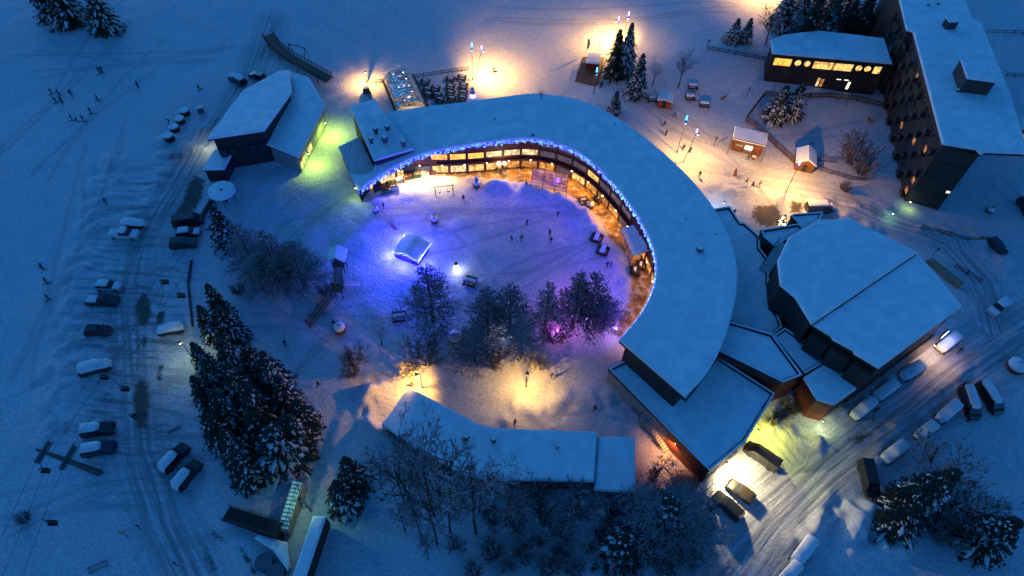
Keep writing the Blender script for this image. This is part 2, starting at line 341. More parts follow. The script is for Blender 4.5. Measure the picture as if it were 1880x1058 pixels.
    def mix(f_, a, c):
        x = n.new('ShaderNodeMix'); x.data_type = 'RGBA'
        for i_, t in ((0, f_), (6, a), (7, c)):
            if isinstance(t, tuple): x.inputs[i_].default_value = (*t, 1)
            elif isinstance(t, (int, float)): x.inputs[i_].default_value = t
            else: L.new(t, x.inputs[i_])
        return x.outputs[2]
    tc = n.new('ShaderNodeTexCoord').outputs['Object']
    def noise(s_, vec=tc, det=5, rough=.55):
        t = n.new('ShaderNodeTexNoise'); t.inputs['Scale'].default_value = s_; t.inputs['Detail'].default_value = det; t.inputs['Roughness'].default_value = rough; L.new(vec, t.inputs[0]); return t.outputs[0]
    cx = n.new('ShaderNodeCombineXYZ'); L.new(mth('MULTIPLY', att('lat'), 1.6), cx.inputs[0]); L.new(mth('MULTIPLY', att('alg'), .06), cx.inputs[1])
    streak = noise(1.0, cx.outputs[0], 4)
    mp = n.new('ShaderNodeMapping'); mp.inputs['Rotation'].default_value = (0, 0, R(8)); mp.inputs['Scale'].default_value = (.13, .85, 1); L.new(tc, mp.inputs[0])
    lotn = noise(1.0, mp.outputs[0], 5, .65)
    big = noise(.05); mid = noise(.4); fine = noise(2.6, det=9, rough=.7)
    c = mix(big, (.56, .60, .66), (.68, .71, .76))
    c = mix(mth('MULTIPLY', mth('SUBTRACT', fine, .40, cl=True), 4.5, cl=True), mix(.62, c, (.36, .40, .46)), mix(.35, c, (.86, .88, .90)))  # relief shading of the grain painted in: darker hollows, lighter crests
    c = mix(mth('MULTIPLY', att('track'), .6, cl=True), c, (.30, .33, .38))
    c = mix(mth('MULTIPLY', att('road'), mth('MULTIPLY', mth('SUBTRACT', streak, .38, cl=True), 5, cl=True), cl=True), c, (.27, .29, .32))
    c = mix(mth('MULTIPLY', att('lot'), mth('MULTIPLY', mth('SUBTRACT', lotn, .47, cl=True), 8, cl=True), cl=True), c, (.22, .24, .27))
    # cleared paving with trodden snow on it
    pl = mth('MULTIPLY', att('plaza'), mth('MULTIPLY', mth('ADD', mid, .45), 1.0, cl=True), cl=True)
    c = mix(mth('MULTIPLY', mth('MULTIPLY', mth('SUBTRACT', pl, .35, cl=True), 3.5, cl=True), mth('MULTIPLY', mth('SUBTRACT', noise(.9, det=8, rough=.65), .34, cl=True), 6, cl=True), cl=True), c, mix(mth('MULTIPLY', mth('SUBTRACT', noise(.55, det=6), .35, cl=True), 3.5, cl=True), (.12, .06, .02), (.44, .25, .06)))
    ba = mth('ADD', att('bare'), mth('MULTIPLY', mth('SUBTRACT', noise(1.1, det=8, rough=.7), .5), 1.5))
    c = mix(mth('MULTIPLY', mth('SUBTRACT', ba, .40, cl=True), 2.6, cl=True), c, mix(noise(2.5, det=6), (.04, .037, .034), (.13, .12, .11)))
    L.new(c, b.inputs['Base Color'])
    vo = n.new('ShaderNodeTexVoronoi'); vo.inputs['Scale'].default_value = 1.25; vo.feature = 'SMOOTH_F1'; L.new(tc, vo.inputs[0])
    hgt = mth('ADD', mth('MULTIPLY', fine, .16), mth('MULTIPLY', mid, .22))
    hgt = mth('ADD', hgt, mth('MULTIPLY', mth('MULTIPLY', vo.outputs[0], att('foot')), .10))
    hgt = mth('ADD', hgt, mth('MULTIPLY', mth('MULTIPLY', noise(2.2, det=6), att('foot')), .22))
    hgt = mth('ADD', hgt, mth('MULTIPLY', mth('MULTIPLY', streak, att('road')), .30))
    hgt = mth('ADD', hgt, mth('MULTIPLY', mth('MULTIPLY', lotn, att('lot')), .30))
    bp = n.new('ShaderNodeBump'); bp.inputs['Distance'].default_value = 1; bp.inputs['Strength'].default_value = .9; L.new(hgt, bp.inputs['Height']); L.new(bp.outputs[0], b.inputs['Normal'])
    me.materials.append(m); o = bpy.data.objects.new('snow_ground', me); col.objects.link(o); o['kind'] = 'structure'
make_ground()

# ------------------------------------------------------------------ buildings
from mathutils.geometry import tessellate_polygon
def snow_cap(mb, ring, th, edge=.28):
    ds = []; n0 = len(ring)                      # soft uneven edge
    for i in range(n0):
        a, b = np.array(ring[i], float), np.array(ring[(i+1) % n0], float); k = max(1, int(np.hypot(*(b-a)[:2])/1.3)) if n0 < 60 else 1
        ds += [tuple(a+(b-a)*j/k) for j in range(k)]
    ring = ds; n = len(ring); jr = random.Random(int(abs(ring[0][0]*10))); r1 = inset_poly(ring, .06); r2 = inset_poly(ring, edge)
    if n0 < n:
        r1 = [(x+jr.uniform(-.05, .05), y+jr.uniform(-.05, .05), z-jr.uniform(0, .05)) for x, y, z in r1]; r2 = [(x+jr.uniform(-.08, .08), y+jr.uniform(-.08, .08), z-jr.uniform(0, .03)) for x, y, z in r2]
    vs = [(p[0], p[1], p[2]-th) for p in ring]+[(p[0], p[1], p[2]-min(th*.45, .16)) for p in r1]+[(p[0], p[1], p[2]) for p in r2]
    fs = []
    for k in (0, n): fs += [(k+i, k+(i+1) % n, k+n+(i+1) % n, k+n+i) for i in range(n)]
    fs += [tuple(2*n+i for i in t) for t in tessellate_polygon([[Vector((p[0], p[1], 0)) for p in r2]])]
    mb.add(vs, fs)
def ring_px(px, z):
    out = []
    for i, p in enumerate(px):
        zz = p[2] if len(p) > 2 else z
        q = P(p[0], p[1], zz); out.append((q[0], q[1], zz))
    return out
def roofed(name, label, cat, px, z, wm=darkwood, th=.35, over=.35, slab=.35, zb=-.5, parapet=0, root=None, rm=fascia, wall=True, snowmat=None):
    ring = ring_px(px, z); c = np.mean([r[:2] for r in ring], axis=0)
    if root is None: root = thing(name, (c[0], c[1], 0), label, cat)
    if parapet:            # snow lies sunk behind a snow-capped rim
        low = [(x, y, zz-parapet) for x, y, zz in ring]
        MB().prism(low, [p[2]-.3 for p in low]).build('roof', rm, root)
        s = MB(); snow_cap(s, inset_poly([(x, y, zz+.1) for x, y, zz in low], .42), .12, .2); s.build('roof_snow', snowmat or roofsnow, root)
        mb = MB(); mw = MB(); inn = inset_poly(ring, .35); n = len(ring); ins = inset_poly(ring, .03); ins2 = inset_poly(ring, .31)
        for i in range(n):
            j = (i+1) % n
            a, b, cc, d = ring[i], ring[j], inn[j], inn[i]
            mb.add([(a[0], a[1], a[2]-.1-parapet), (b[0], b[1], b[2]-.1-parapet), (cc[0], cc[1], cc[2]-.1-parapet), (d[0], d[1], d[2]-.1-parapet), (a[0], a[1], a[2]-.12), (b[0], b[1], b[2]-.12), (cc[0], cc[1], cc[2]-.12), (d[0], d[1], d[2]-.12)], [(0, 1, 5, 4), (2, 3, 7, 6), (4, 5, 6, 7)])
            a, b, cc, d = ins[i], ins[j], ins2[j], ins2[i]
            mw.add([(a[0], a[1], a[2]-.13), (b[0], b[1], b[2]-.13), (cc[0], cc[1], cc[2]-.13), (d[0], d[1], d[2]-.13), (a[0], a[1], a[2]-.02), (b[0], b[1], b[2]-.02), (cc[0], cc[1], cc[2]-.02), (d[0], d[1], d[2]-.02)], [(0, 1, 5, 4), (2, 3, 7, 6), (4, 5, 6, 7)])
        mb.build('parapet', rm, root); mw.build('parapet_snow', roofsnow, root)
        top = [p[2]-.3-parapet for p in ring]
    else:
        s = MB(); snow_cap(s, ring, th); s.build('roof_snow', snowmat or roofsnow, root)
        lo = [(x, y, zz-th-.002) for x, y, zz in inset_poly(ring, .05)]
        MB().prism(lo, [p[2]-slab for p in lo]).build('roof', rm, root)
        top = [p[2]-th-slab-.004 for p in ring]
    if wall:
        wr = inset_poly([(x, y, t+.0) for (x, y, _), t in zip(ring, top)], over)
        MB().prism(wr, zb, bottom=False).build('wall', wm, root)
    return root, ring
def win(parent, a, b, z0, z1, out, m, frame=True, name='window', mull=1, depth=.06, fm=fascia):
    """window standing on the wall line a-b (xy), outward normal out"""
    a = np.array([a[0], a[1], 0.]); b = np.array([b[0], b[1], 0.]); o = np.array([out[0], out[1], 0.])
    f = MB(); t = .07
    def slab(p, q, za, zb, d0, d1, mb):
        vs = []
        for d in (d0, d1):
            for x, z in ((p, za), (q, za), (q, zb), (p, zb)):
                v = a+(b-a)*x+o*d; vs.append((v[0], v[1], z))
        mb.add(vs, [(0, 1, 2, 3), (7, 6, 5, 4), (0, 4, 5, 1), (1, 5, 6, 2), (2, 6, 7, 3), (3, 7, 4, 0)])
    L = np.linalg.norm(b-a); k = t/max(L, .3)
    slab(0, 1, z0, z0+t, .0, depth+.03, f); slab(0, 1, z1-t, z1, .0, depth+.03, f); slab(0, k, z0+t, z1-t, 0, depth+.03, f); slab(1-k, 1, z0+t, z1-t, 0, depth+.03, f)
    for i in range(mull): u = (i+1)/(mull+1); slab(u-k/2, u+k/2, z0+t, z1-t, 0, depth+.03, f)
    fo = f.build(name, fm, parent)
    g_ = MB(); slab(k, 1-k, z0+t, z1-t, .005, depth, g_); g_.build('pane', m, fo) if False else None
    me = g_
    po = me.build('pane', m, parent); po.parent = fo
    return fo
LW = [lit('lit_amber', (1, .45, .06), 1.9, 1, (.45, .12, .02)), lit('lit_gold', (1, .62, .18), 1.5, 2), lit('lit_cream', (1, .74, .36), 1.4, 3, (.22, .11, .04)), lit('lit_orange', (1, .40, .10), .7, 4, (.06, .02, .01)), lit('lit_shop', (1, .42, .08), 1.1, 9, (.10, .03, .01))]
dimw = lit('dim_room', (.14, .15, .24), .5, 6, (.02, .02, .04))
# ---- the long curved building round the courtyard
EAVE = [(655, 350, 3.0), (700, 320, 3.9), (760, 287, 5.8), (810, 273, 7.6), (870, 262, 8.7), (945, 253, 9), (985, 253, 9), (1030, 263, 9), (1070, 282, 9), (1110, 317, 9), (1145, 357, 9), (1175, 400, 9), (1197, 445, 9), (1206, 482, 9), (1202, 522, 9), (1185, 562, 9), (1162, 595, 9), (1137, 623, 9)]
OUTER = [(674, 332, 3.3), (690, 298, 4.6), (700, 255, 6.4), (708, 210, 7.9), (745, 200, 8.5), (790, 194, 9), (850, 187, 9), (930, 176, 9), (980, 171, 9), (1040, 177, 9), (1085, 190, 9), (1130, 213, 9), (1180, 248, 9), (1230, 290, 9), (1275, 335, 9), (1310, 380, 9), (1338, 430, 9), (1352, 480, 9), (1354, 522, 9), (1345, 575, 9), (1325, 635, 9), (1298, 685, 9), (1258, 728, 9)]
def p3(l): return [P(a, b, z) for a, b, z in l]
NE = 90
ev = cat_rom(p3(EAVE), NE); ou = cat_rom(p3(OUTER), NE)
CB = thing('curved_building', (*P(1060, 250)[:2], 0), 'long crescent shaped building with snowy roof curving round the courtyard, blue lights on its eave', 'building')
def strip(prof, name, m):                        # prof: list of (t across, dz)
    mb = MB(); k = len(prof); vs = []; fs = []
    for i in range(NE):
        for t, dz in prof:
            q = ev[i]*(1-t)+ou[i]*t; vs.append((q[0], q[1], q[2]+dz))
    for i in range(NE-1):
        for j in range(k-1): a = i*k+j; fs.append((a, a+1, a+k+1, a+k))
    fs += [tuple(range(k-1, -1, -1)), tuple((NE-1)*k+j for j in range(k))]
    mb.add(vs, fs); return mb.build(name, m, CB, smooth=False)
strip([(0, -.42), (.0, -.15), (.012, -.04), (.04, 0), (.2, .03), (.35, -.03), (.5, .02), (.7, -.02), (.85, .04), (.96, 0), (.99, -.04), (1, -.15), (1, -.42)], 'roof_snow', roofsnow)
strip([(.003, -.43), (.003, -.95), (.997, -.95), (.997, -.43)], 'roof', fascia)
WO = 1.25
wl = offset(ev, 1)                               # find which side is under the roof
sgn = 1 if np.hypot(*(wl[40]-ou[40])[:2]) < np.hypot(*(ev[40]-ou[40])[:2]) else -1
wl = offset(ev, sgn*WO); ow = offset(ou, -sgn*1.0)
def band(pl, i0, i1, z0, z1, name, m, zrel=None, thick=.0):
    mb = MB()
    for i in range(i0, i1):
        za = z1 if zrel is None else min(z1, pl[i][2]+zrel); zb_ = z1 if zrel is None else min(z1, pl[i+1][2]+zrel)
        if za <= z0+.05: continue
        mb.add([(pl[i][0], pl[i][1], z0), (pl[i+1][0], pl[i+1][1], z0), (pl[i+1][0], pl[i+1][1], zb_), (pl[i][0], pl[i][1], za)], [(0, 1, 2, 3)])
    return mb.build(name, m, CB)
band(wl, 4, NE-1, -.3, 20, 'wall', redwood, zrel=-.95)
band(ow, 0, NE-1, -.3, 20, 'wall', darkwood, zrel=-.95)
e0, e1 = wl[-1], ow[-1]; MB().wall([e0, e1], -.3, 8.05).build('wall', darkwood, CB)
# end slit window near the west tip, cut band of dark panels
def at_s(pl, s):                                 # point and tangent at arc length s
    L = np.r_[0, np.cumsum(np.hypot(np.diff(pl[:, 0]), np.diff(pl[:, 1])))]
    x = np.interp(s, L, pl[:, 0]); y = np.interp(s, L, pl[:, 1]); z = np.interp(s, L, pl[:, 2])
    x2 = np.interp(s+.3, L, pl[:, 0]); y2 = np.interp(s+.3, L, pl[:, 1]); x1 = np.interp(s-.3, L, pl[:, 0]); y1 = np.interp(s-.3, L, pl[:, 1])
    t = np.array([x2-x1, y2-y1]); t /= np.linalg.norm(t); return np.array([x, y, z]), t, L[-1]
TL = at_s(wl, 1)[2]
bay = 3.55; s = 2.0; k = 0; plates = MB()
litmap = lambda px_: (dimw if px_ < 774 else LW[0] if px_ < 875 else dimw if px_ < 906 else LW[2] if px_ < 985 else dimw if px_ < 1082 else LW[1] if px_ < 1106 else dimw)
while s+bay < TL-3:
    a, t, _ = at_s(wl, s+.2); b, _, _ = at_s(wl, s+bay-.2); mid_, tm, _ = at_s(wl, s+bay/2)
    out = np.array([tm[1], -tm[0]])*(1 if sgn > 0 else -1)
    pxm = proj(mid_*[1, 1, 0]+[0, 0, 4.5])[0]
    q0, _, _ = at_s(wl, s); MB().tube((q0[0]+out[0]*.12, q0[1]+out[1]*.12, -.2), (q0[0]+out[0]*.12, q0[1]+out[1]*.12, q0[2]-1.0), .17, n=4).build('column', redwood, CB)
    y_here = mid_[1]
    if pxm < 1172 and y_here > 84:
        if a[2] > 6.4: win(CB, a[:2]+out*.02, b[:2]+out*.02, 3.6, 5.1, out, litmap(pxm), mull=1, fm=redwood)
        if a[2] > 8.6 and 980 < pxm < 1100: win(CB, a[:2]+out*.02, b[:2]+out*.02, 6.0, 6.9, out, dimw, mull=0, fm=redwood)
        win(CB, a[:2]+out*.02, b[:2]+out*.02, .3, 2.1, out, (LW[1], LW[2], LW[1], dimw)[k % 4] if pxm < 900 else (LW[4], dimw, LW[1], LW[4], LW[3])[k % 5], name='shop_front', mull=(2, 1, 3)[k % 3], fm=redwood if k % 2 else wood)
    elif k % 1 == 0:
        win(CB, a[:2]+out*.02, b[:2]+out*.02, .3, 2.2, out, LW[4] if mid_[1] > 62 else dimw, name='shop_front', mull=2, fm=wood)
    s += bay; k += 1
# awning band between storeys
bd = MB(); w2 = offset(wl, -sgn*.35)
for i in range(16, 62):
    bd.beam((w2[i][0], w2[i][1], 2.85), (w2[i+1][0], w2[i+1][1], 2.85), .62, .22)
bd.build('canopy_band', redwood, CB)
# snow edge ornament and vents on the crescent
def vent(parent, px, py, z, r, h, name='roof_vent'):
    q = P(px, py, z); v = MB(); v.tube((q[0], q[1], z-.2), (q[0], q[1], z+h*.6), r*.7, n=10); v.tube((q[0], q[1], z+h*.6), (q[0], q[1], z+h), r, r*.85, n=10)
    o = v.build(name, pole, parent); s_ = MB(); s_.tube((q[0], q[1], z+h+.002), (q[0], q[1], z+h+.14), r*.8, r*.55, n=10); c_ = s_.build('snow_cap', roofsnow, parent); c_.parent = o; return o
vent(CB, 1284, 460, 9, .65, .7); vent(CB, 978, 249, 9, .35, .6); vent(CB, 1313, 430, 9, .2, .3); vent(CB, 1128, 229, 9, .18, .35); vent(CB, 908, 219, 9, .18, .35); vent(CB, 1258, 402, 9, .15, .25)
# star ornament on a mast at the roof edge
star = thing('star_ornament', (*P(993, 182, 9)[:2], 9), 'dark snowflake ornament on a short mast at the crescent roof edge', 'ornament')
q = P(993, 184, 9); m_ = MB(); m_.tube(q, q+[0, 0, 1.6], .06)
for i in range(6): a_ = i*math.pi/3; m_.tube(q+[0, 0, 1.6], q+[.75*math.cos(a_), 0, 1.6+.75*math.sin(a_)], .05); m_.tube(q+[.5*math.cos(a_), 0, 1.6+.5*math.sin(a_)], q+[.7*math.cos(a_+.4), 0, 1.6+.7*math.sin(a_+.4)], .04)
m_.build('snowflake', pole, star)
# west wing raised above the crescent, with its vents
LWG, _ = roofed('wing_building', 'square snow covered wing with five round roof vents at the left end of the crescent', 'building', [(641, 193, 7.6), (689, 180, 8.2), (706, 208, 8.4), (760, 273, 7.0), (686, 294, 6.2)], 8.3, darkwood, over=.25)
for x, y, r in ((690, 243, .55), (712, 239, .55), (682, 261, .5), (707, 259, .7), (741, 267, .55)): vent(LWG, x, y, 7.4, r, 1.1)
q0, q1 = P(672, 292, 3), P(648, 213, 3)
# low metal roof below the wing
MR, _ = roofed('metal_roof_annex', 'low annex with bare shiny sheet metal roof below the left wing', 'annex', [(621, 269), (660, 250), (690, 312), (658, 354)], 3.3, darkwood, th=.1, slab=.15, snowmat=sheet, over=.3)
MB().prism(ring_px([(641, 318), (664, 322), (684, 316), (688, 318), (657, 352)], 3.42), 3.305).build('roof_snow', roofsnow, MR)
# ---- chalet upper left
CH = thing('chalet', (*P(500, 230)[:2], 0), 'dark split level chalet with two snowy roofs beside the yellow lit alley', 'chalet')
roofed('', '', '', [(378, 255, 8.5), (444, 165, 7.2), (511, 129, 6), (531, 127, 5.9), (536, 168, 6.8), (485, 239, 8.5)], 8, darkwood, root=CH, over=.7)
roofed('', '', '', [(535, 172, 4.6), (488, 264, 4.8), (546, 288, 4.8), (591, 207, 4.6), (597, 193, 4.6), (567, 141, 4.6), (532, 129, 4.6)], 4.8, concrete, root=CH, over=.5)
for i in range(7):
    a = P(486, 243, 7.2)*(1-i/7)+P(533, 178, 6.2)*(i/7); b = P(486, 243, 7.2)*(1-(i+.8)/7)+P(533, 178, 6.2)*((i+.8)/7); t = (b-a)[:2]; t /= np.linalg.norm(t); o_ = np.array([t[1], -t[0]])
    win(CH, a[:2]-o_*.45, b[:2]-o_*.45, 4.9, 6.1, o_, pane, mull=0)
a, b = P(420, 268, 4), P(485, 262, 4)
for i in range(5):
    u, v = a+(b-a)*(i/5), a+(b-a)*((i+.75)/5); t = (b-a)[:2]; t /= np.linalg.norm(t); o_ = np.array([t[1], -t[0]])
    if i != 2: win(CH, (P(392, 258, 8)*(1-(i+.1)/5)+P(482, 244, 8)*((i+.1)/5))[:2]+o_*-.35, (P(392, 258, 8)*(1-(i+.8)/5)+P(482, 244, 8)*((i+.8)/5))[:2]+o_*-.35, 3.2, 5.2, o_, pane, mull=1)
for i in range(3):
    a = P(552, 290, 4)*(1-i/3)+P(589, 215, 4)*(i/3); b = P(552, 290, 4)*(1-(i+.6)/3)+P(589, 215, 4)*((i+.6)/3); t = (b-a)[:2]; t /= np.linalg.norm(t); o_ = np.array([t[1], -t[0]])
    win(CH, a[:2]-o_*.55, b[:2]-o_*.55, .6, 2.6, o_, lit('lit_lemon', (.85, 1, .25), 1.2, 8), mull=1)
roofed('garden_shed', 'small flat snowy shed attached below the dark chalet', 'shed', [(370, 311), (393, 273), (431, 272), (411, 310)], 3.4, darkwood, over=.3)
# ---- footbridge ramp behind the chalet
RB = thing('timber_ramp', (*P(550, 115)[:2], 0), 'dark timber ramp with railings behind the chalet roof', 'ramp')
pts = [Pg(495, 77), Pg(510, 98), Pg(535, 118), Pg(575, 140), Pg(607, 158)]
pz = [p+[0, 0, 1.6] for p in pts]; r_ = MB(); rail = MB()
for a, b in zip(pz, pz[1:]): r_.beam(a, b, 2.4, .25)
for sd in (-1.2, 1.2):
    pl = offset(np.array(pz), sd); rail = MB()
    for a, b in zip(pl, pl[1:]):
        rail.beam(a+[0, 0, 1.1], b+[0, 0, 1.1], .12, .1); rail.beam(a+[0, 0, .6], b+[0, 0, .6], .08, .08)
        for k in range(6): c_ = a+(b-a)*k/6; rail.beam(c_+[0, 0, .5], c_+[.08, 0, .5], .1, 1.2)
        r_.beam((a+b)/2-[0, 0, .9], (a+b)/2-[-.2, 0, .9], .2, 1.5)
    rail.build('railing', darkwood, RB)
r_.build('deck', wood, RB)
# ---- terrace with fence, vaulted greenhouse and tables
def fence(px, h, label, gap=.16, m=wood, name='picket_fence', zoff=0):
    pts = [Pg(*p)+[0, 0, zoff] for p in px]; root = thing(name, pts[0], label, 'fence'); ra = MB(); pk = MB(); po = MB()
    for a, b in zip(pts, pts[1:]):
        L = np.linalg.norm(b-a); d = (b-a)/L; n_ = max(2, int(L/gap))
        ra.beam(a+[0, 0, h*.85], b+[0, 0, h*.85], .06, .1); ra.beam(a+[0, 0, h*.3], b+[0, 0, h*.3], .06, .1)
        for i in range(n_):
            c_ = a+(b-a)*(i+.5)/n_; pk.beam(c_+[0, 0, h*.52]-d*.04, c_+[0, 0, h*.52]+d*.04, .03, h)
        for i in range(int(L/2.2)+1): c_ = a+d*min(L, i*2.2); pq = MB() if gap >= .6 else po; pq.tube(c_-[0, 0, .2], c_+[0, 0, h*1.08], .07, n=5); (pq.build('post', m, root) if gap >= .6 else None)
    ra.build('rail', m, root); pk.build('pickets', m, root); (po.build('posts', m, root) if gap < .6 else None); return root
fence([(673, 156), (760, 144), (862, 129)], 1.1, 'picket fence along the top edge of the cafe terrace', .3)
fence([(673, 156), (684, 182)], 1.1, 'short side fence of the cafe terrace beside the left wing', .3)
GH = thing('greenhouse', (*P(742, 175)[:2], 0), 'barrel vaulted glass pavilion on the cafe terrace with warm light inside', 'glasshouse')
gm = mat('greenhouse_glass', (.42, .42, .46), .4, trans=.4)
a, b = P(731, 146), P(757, 205); ax = (b-a); L = np.linalg.norm(ax); ax /= L; sd = np.array([-ax[1], ax[0], 0]); gl = MB(); ri = MB(); RR = 3.3; NS = 12; K = 12
def gp(t, i): an = math.pi*i/K; return a+ax*t+sd*(RR*math.cos(an))+np.array([0, 0, .35+2.3*math.sin(an)])
for j in range(NS):
    for i in range(K): gl.add([gp(L*j/NS, i), gp(L*(j+1)/NS, i), gp(L*(j+1)/NS, i+1), gp(L*j/NS, i+1)], [(0, 1, 2, 3)])
for j in range(NS+1): ri.path([gp(L*j/NS, i) for i in range(K+1)], .06, 4)
for i in (2, 4, 6, 8, 10): ri.path([gp(L*j/NS, i) for j in range(NS+1)], .05, 4)
gl.build('glazing', gm, GH, smooth=True); ri.build('ribs', pole, GH); bb = MB()
for s_ in (-1, 1): bb.beam(a+sd*s_*(RR+.1)+[0, 0, .2], b+sd*s_*(RR+.1)+[0, 0, .2], .5, .9)
bb.build('base_wall', darkwood, GH); 
for j in range(3): c_ = a+ax*(L*(j+.6)/3.2); gt = MB(); gt.box(c_+[0, 0, .75], (2.2, .8, .1), .3); gt.tube(c_, c_+[0, 0, .72], .1); gt.build('bar_counter', wood, GH)
for j, e in ((.2, 250), (.5, 450), (.85, 800)): light(GH, a+ax*L*j+[0, 0, 2.6], e, (1, .6, .28), .15)
hb = MB()
for j in range(5):
    for s_ in (-1, 1): hb.ball(a+ax*(L*(j+.5)/5)+sd*s_*1.1+[0, 0, 2.3], .13, n=6)
hb.build('pendant_lamps', warm_bulb, GH)
# tables with benches
def table_proto(nm='picnic_table'):
    cafe = nm == 'cafe_table'; t = thing(nm, (0, 0, 0), '', nm.replace('_', ' '), 'dark tables on the cafe terrace' if cafe else 'picnic tables in the snow')
    m = MB(); m.box((0, 0, .75), (1.8, .8, .06)); m.build('table_top', darkwood, t, True)
    for s_ in (-1, 1):
        MB().box((0, s_*.75, .45), (1.8, .3, .05)).build('bench', darkwood, t, True)
        MB().box((s_*.7, 0, .36), (.08, 1.5, .72), taper=.75).build('leg', darkwood, t, True)
    s2 = MB(); snow_cap(s2, [(-.8, -.33, .98), (.8, -.33, .98), (.8, .33, .98), (-.8, .33, .98)] if not cafe else [(-.5, -.12, .88), (.55, -.2, .88), (.5, .25, .88), (-.35, .3, .88)], .19 if not cafe else .09, .12); s2.build('snow_cover', roofsnow, t, True); return t
TP = table_proto(); TD = table_proto('cafe_table')
tl = [(781, 154, 'nearest the vaulted pavilion'), (800, 166, 'left middle of the terrace'), (827, 149, 'under the top fence, left of the pair'), (848, 146, 'in the top right corner of the terrace'), (827, 163, 'second row of the terrace'), (851, 161, 'by the two lamp poles'), (803, 178, 'low left of the terrace'), (827, 174, 'third row of the terrace'), (850, 174, 'third row by the right side of the terrace'), (786, 177, 'beside the pavilion base'), (808, 187, 'against the crescent roof edge'), (829, 185, 'at the roof edge, centre of the terrace'), (849, 184, 'at the roof edge near the lit snowman ornament'), (785, 168, 'close to the pavilion wall')]
for i, (x, y, t) in enumerate(tl): place(TD, Pg(x, y), R(-12), 'snow dusted dark terrace table '+t, (1.15, 1.15, 1.15))
for x, y, rz, t in [(1150, 395, 50, 'under the eave on the orange plaza'), (1137, 388, 30, 'on the orange plaza near the eave'), (1176, 490, 80, 'below the blue awning'), (1186, 478, 70, 'between the blue awning and the eave'), (1165, 500, 85, 'at the rim below the blue awning'), (1070, 372, 20, 'on the plaza bank right of the canopy'), (1100, 368, 40, 'by the wall right of the glass canopy'), (955, 305, 0, 'right of the main door')]: place(TD, Pg(x, y), R(rz), 'dark cafe table '+t, (1.1, 1.1, 1.1))
for x, y, rz, t in [(1271, 162, 0, 'beside the tall bare tree, upper one'), (1266, 182, 0, 'between the red hut and the bare tree'), (1292, 195, -5, 'alone below the bare tree'), (1198, 185, 0, 'beside the small red hut'), (1095, 440, 70, 'near the right rim of the courtyard, upper one'), (1106, 463, 70, 'near the right rim of the courtyard, lower one'), (863, 520, -15, 'on the courtyard lawn below the glowing snowman'), (733, 585, 10, 'under the tall larch')]:
    place(TP, Pg(x, y), R(rz), 'dark picnic table '+t, (1.25, 1.25, 1.2))
TB = thing('planter_box', (*P(683, 178)[:2], 0), 'wooden box at the lower left corner of the cafe terrace', 'box'); MB().box((*P(673, 168)[:2], .6), (1.3, 1.6, 1.2), .2).build('box_body', wood, TB); MB().box((*P(673, 168)[:2], 1.29), (1.2, 1.5, .16), .2).build('snow_cover', roofsnow, TB)
# ---- raised stall with deck (upper middle)
ST = thing('market_stall', (*P(1085, 130)[:2], 0), 'brown stall on a wooden deck beside the two tall spruces', 'stall')
dk = ring_px([(1056, 148, .7), (1070, 105, .7), (1110, 105, .7), (1100, 150, .7), (1092, 155, .7)], .7); MB().prism(dk, -.2).build('deck', wood, ST)
bx = ring_px([(1075, 115, 2.6), (1080, 96, 2.6), (1104, 97, 2.6), (1102, 117, 2.6)], 2.6); MB().prism(inset_poly([(x, y, 2.4) for x, y, z in bx], .15), .71).build('wall', redwood, ST); s_ = MB(); snow_cap(s_, bx, .2, .2); s_.build('roof_snow', roofsnow, ST)
po = MB()
for x, y in ((1058, 147), (1098, 152), (1112, 110), (1099, 92)): q = P(x, y, .7); MB().tube(q, q+[0, 0, 2.6], .08).build('post', orangewood, ST)
for (x, y), (x2, y2) in (((1058, 147), (1072, 104)), ((1100, 152), (1112, 108))): MB().beam(P(x, y, 1.7), P(x2, y2, 1.7), .08, .1).build('railing', orangewood, ST)

